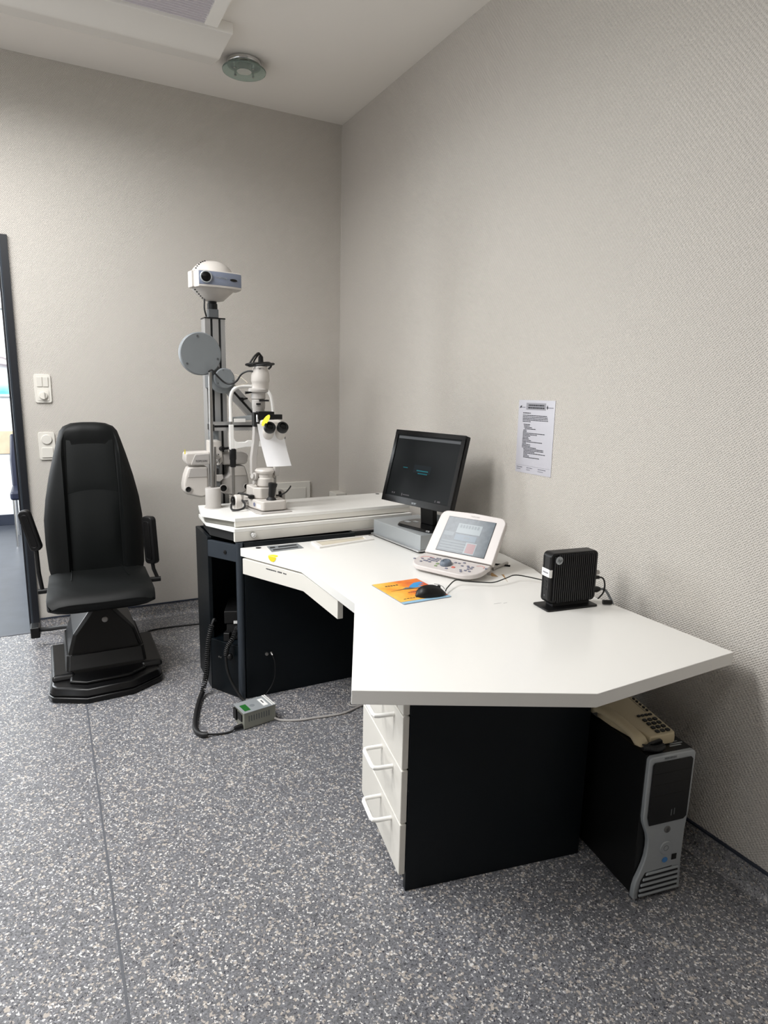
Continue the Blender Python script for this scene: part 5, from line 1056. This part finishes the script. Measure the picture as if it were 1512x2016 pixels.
# handset: arched grip with two end caps
hx = -0.066; rg = []
for i in range(15):
    t = i/14; y = -0.100+0.200*t; e = abs(2*t-1)
    wdt = 0.017+0.006*(e > .6)*((e-.6)/.4); top = 0.030+0.026*t+0.016*(1-e**2); bot = 0.003+0.016*t+0.022*(1-e**3)*(1 if .12 < t < .88 else .3)
    if i in (0, 14): wdt *= .7; top -= .012; bot += .006
    hq = -0.043-0.026*t-0.008*(1-e**2)
    rg.append([V((hq+wdt*math.cos(a)*(abs(math.cos(a))**-.35 if abs(math.cos(a)) > .05 else 1), y, (top+bot)/2+(top-bot)/2*math.sin(a))) for a in [2*PI*k/16 for k in range(16)]])
mkl('handset', B().rings(rg), CREAM, tph, ang=60)
co_ = []
for k in range(9):
    co_ += [V((-0.030+0.011*math.cos(a)+k*.0046, -0.108+.001*k, 0.013+0.011*math.sin(a))) for a in [2*PI*j/10 for j in range(10)]]
mkl('handset_cord', B().tube([V((-0.036, -0.100, 0.014)), V((-0.033, -0.104, .014))]+co_, 0.0026, 6), RUBBER, tph)
cr = []
for k in range(26):
    t = k/25; bx_ = 0.01-0.065*t; by = -0.114-0.010*math.sin(t*PI)+.012*t
    cr += [V((bx_+0.006*t, by+0.0075*math.cos(a), 0.0105+0.0075*math.sin(a))) for a in [2*PI*j/8 for j in range(8)]]
mkl('handset_cord', B().tube(cr, 0.0022, 6), RUBBER, tph)

# ------------------------------------------------------------------ power supply box and cords on the floor
ps = thing('power_supply_box', 'grey vented metal power supply box with green label on the floor', 'power supply', (-1.108, -1.486, 0), math.radians(9.6))
mkl('housing', B().b2((0.004, -0.048, 0.003), (0.150, 0.048, 0.0745)), PSU, ps, bev=0.001)
mkl('top_plate', B().b2((0.0, -0.0515, 0.0748), (0.150, 0.0515, 0.0775)), SILVER, ps, bev=0.0008)
mkl('end_block', B().b2((0.1505, -0.040, 0.006), (0.148, 0.040, 0.066)), PSU, ps, bev=0.001)
mkl('end_lug', B().lathe([(0.012, 0), (0.012, .003)], (0.1485, -0.02, 0.045), (1, 0, 0), 18), BLACKP, ps)
mkl('top_ridge', B().b2((0.133, -0.0505, 0.0776), (0.138, 0.0505, 0.0792)).b2((0.143, -0.0505, 0.0776), (0.147, 0.0505, 0.0792)), WHITEP, ps, smooth=False)
mkl('green_label', B().b2((0.013, -0.036, 0.0776), (0.040, 0.020, 0.0784)), GREEN, ps, smooth=False)
mkl('round_mark', B().lathe([(0.011, 0), (.011, .0006), (.0005, .0007)], (0.061, -0.004, 0.0776), (0, 0, 1), 24), GREYP, ps)
l_ = mkl('white_label', B().b2((0.100, -0.036, 0.0776), (0.122, 0.03, 0.0783)), LBL, ps, smooth=False)
mkl('label_mark', B().b2((0.108, -0.012, 0.07835), (0.113, 0.014, 0.0787)), INK, l_, smooth=False)
for i in range(9): mkl('vent_slit', B().plate(rrect(0.0038, 0.026, 0.0018, 3), (0.026+i*0.0115, -0.0482, 0.046), (1, 0, 0), (0, 0, 1), 0.0012), DGREY, ps, smooth=False)
mkl('end_socket', B().b2((-0.0005, -0.03, 0.03), (0.0039, 0.01, 0.062)).b2((-0.004, 0.018, 0.018), (0.0039, 0.046, 0.066)), BLACKP, ps, bev=0.001)
mkl('plug', B().lathe([(0.007, 0), (0.010, 0.02), (0.010, 0.036)], (-0.034, -0.030, 0.013), (1, 0, 0), 14), BLACKP, ps)
def coil(path, r, turns, wire, n=9):
    P = spline([V(p) for p in path], 24); L = [0]
    for a, c in zip(P, P[1:]): L.append(L[-1]+(c-a).length)
    out = []; N = turns*n
    for k in range(N+1):
        s = L[-1]*k/N; i = 0
        while i < len(L)-2 and L[i+1] < s: i += 1
        f = (s-L[i])/max(1e-9, L[i+1]-L[i]); p = P[i].lerp(P[i+1], f); t = (P[i+1]-P[i]).normalized()
        u = t.cross(V((1, 0.3, 0.1))).normalized(); v_ = t.cross(u); a = 2*PI*k/n
        out.append(p+u*r*math.cos(a)+v_*r*math.sin(a))
    return B().tube(out, wire, 6)
cc = thing('coiled_cord', 'black coiled cord hanging from the open cabinet down to the floor', 'cord', (-1.20, -1.2, 0))
mk('coil', coil([(-1.135, -1.150, 0.34), (-1.152, -1.150, 0.27), (-1.160, -1.150, 0.19), (-1.165, -1.150, 0.12), (-1.176, -1.147, 0.06), (-1.190, -1.162, 0.022)], 0.0105, 34, 0.0026), RUBBER, cc)
mk('thick_cord', B().tube([(-1.190, -1.162, 0.022), (-1.215, -1.215, 0.0128), (-1.250, -1.320, 0.0128), (-1.277, -1.425, 0.0128), (-1.281, -1.478, 0.0128), (-1.268, -1.512, 0.0128), (-1.246, -1.522, 0.0128)], 0.0112, 12, smooth=6), RUBBER, cc)
mk('thin_cord', B().tube([(-1.255, -1.518, 0.014), (-1.225, -1.522, 0.008), (-1.182, -1.528, 0.0045), (-1.15, -1.527, 0.006), (-1.136, -1.522, 0.013)], 0.0042, 8, smooth=6), RUBBER, cc)
mk('cord_end', B().tube([(-1.110, -1.120, 0.345), (-1.122, -1.140, 0.36), (-1.135, -1.150, 0.34)], 0.006, 8, smooth=4), RUBBER, cc)
ib = thing('inner_cord', 'black coiled cord inside the cabinet running to the floor by the grey box', 'cord', (-1.07, -1.25, 0))
mk('coil', coil([(-1.035, -1.205, 0.33), (-1.045, -1.22, 0.315), (-1.062, -1.235, 0.292), (-1.086, -1.228, 0.25), (-1.093, -1.225, 0.21)], 0.0095, 18, 0.0026), RUBBER, ib)
mk('straight_cord', B().tube([(-1.093, -1.225, 0.21), (-1.090, -1.232, 0.15), (-1.075, -1.245, 0.09), (-1.05, -1.275, 0.035), (-1.03, -1.30, 0.009), (-1.0, -1.335, 0.0065), (-0.97, -1.39, 0.0065)], 0.0062, 10, smooth=6), RUBBER, ib)
mk('cord_knot', B().sphere((-1.076, -1.232, 0.205), 0.014, (1, 1, 1.2), 14, 8), BLACKP, ib)
tag(mk('grey_floor_cable', B().tube([(-0.957, -1.508, 0.012), (-0.93, -1.53, 0.0052), (-0.86, -1.56, 0.0052), (-0.795, -1.57, 0.0052), (-0.72, -1.583, 0.0052), (-0.656, -1.585, 0.0052), (-0.58, -1.562, 0.0052), (-0.50, -1.54, 0.0052), (-0.40, -1.50, 0.0052)], 0.005, 8, smooth=6), IVORY2), 'pale grey cable on the floor leading from the power supply under the desk', 'cable')
tag(mk('pale_floor_lead', B().tube([(-0.36, -1.36, 0.0045), (-0.50, -1.44, 0.0045), (-0.575, -1.49, 0.0045), (-0.61, -1.53, 0.0045), (-0.58, -1.548, 0.0045), (-0.53, -1.525, 0.0125), (-0.44, -1.46, 0.0045)], 0.004, 8, smooth=6), IVORY2), 'short pale lead looped on the floor behind the drawer pedestal', 'cable')
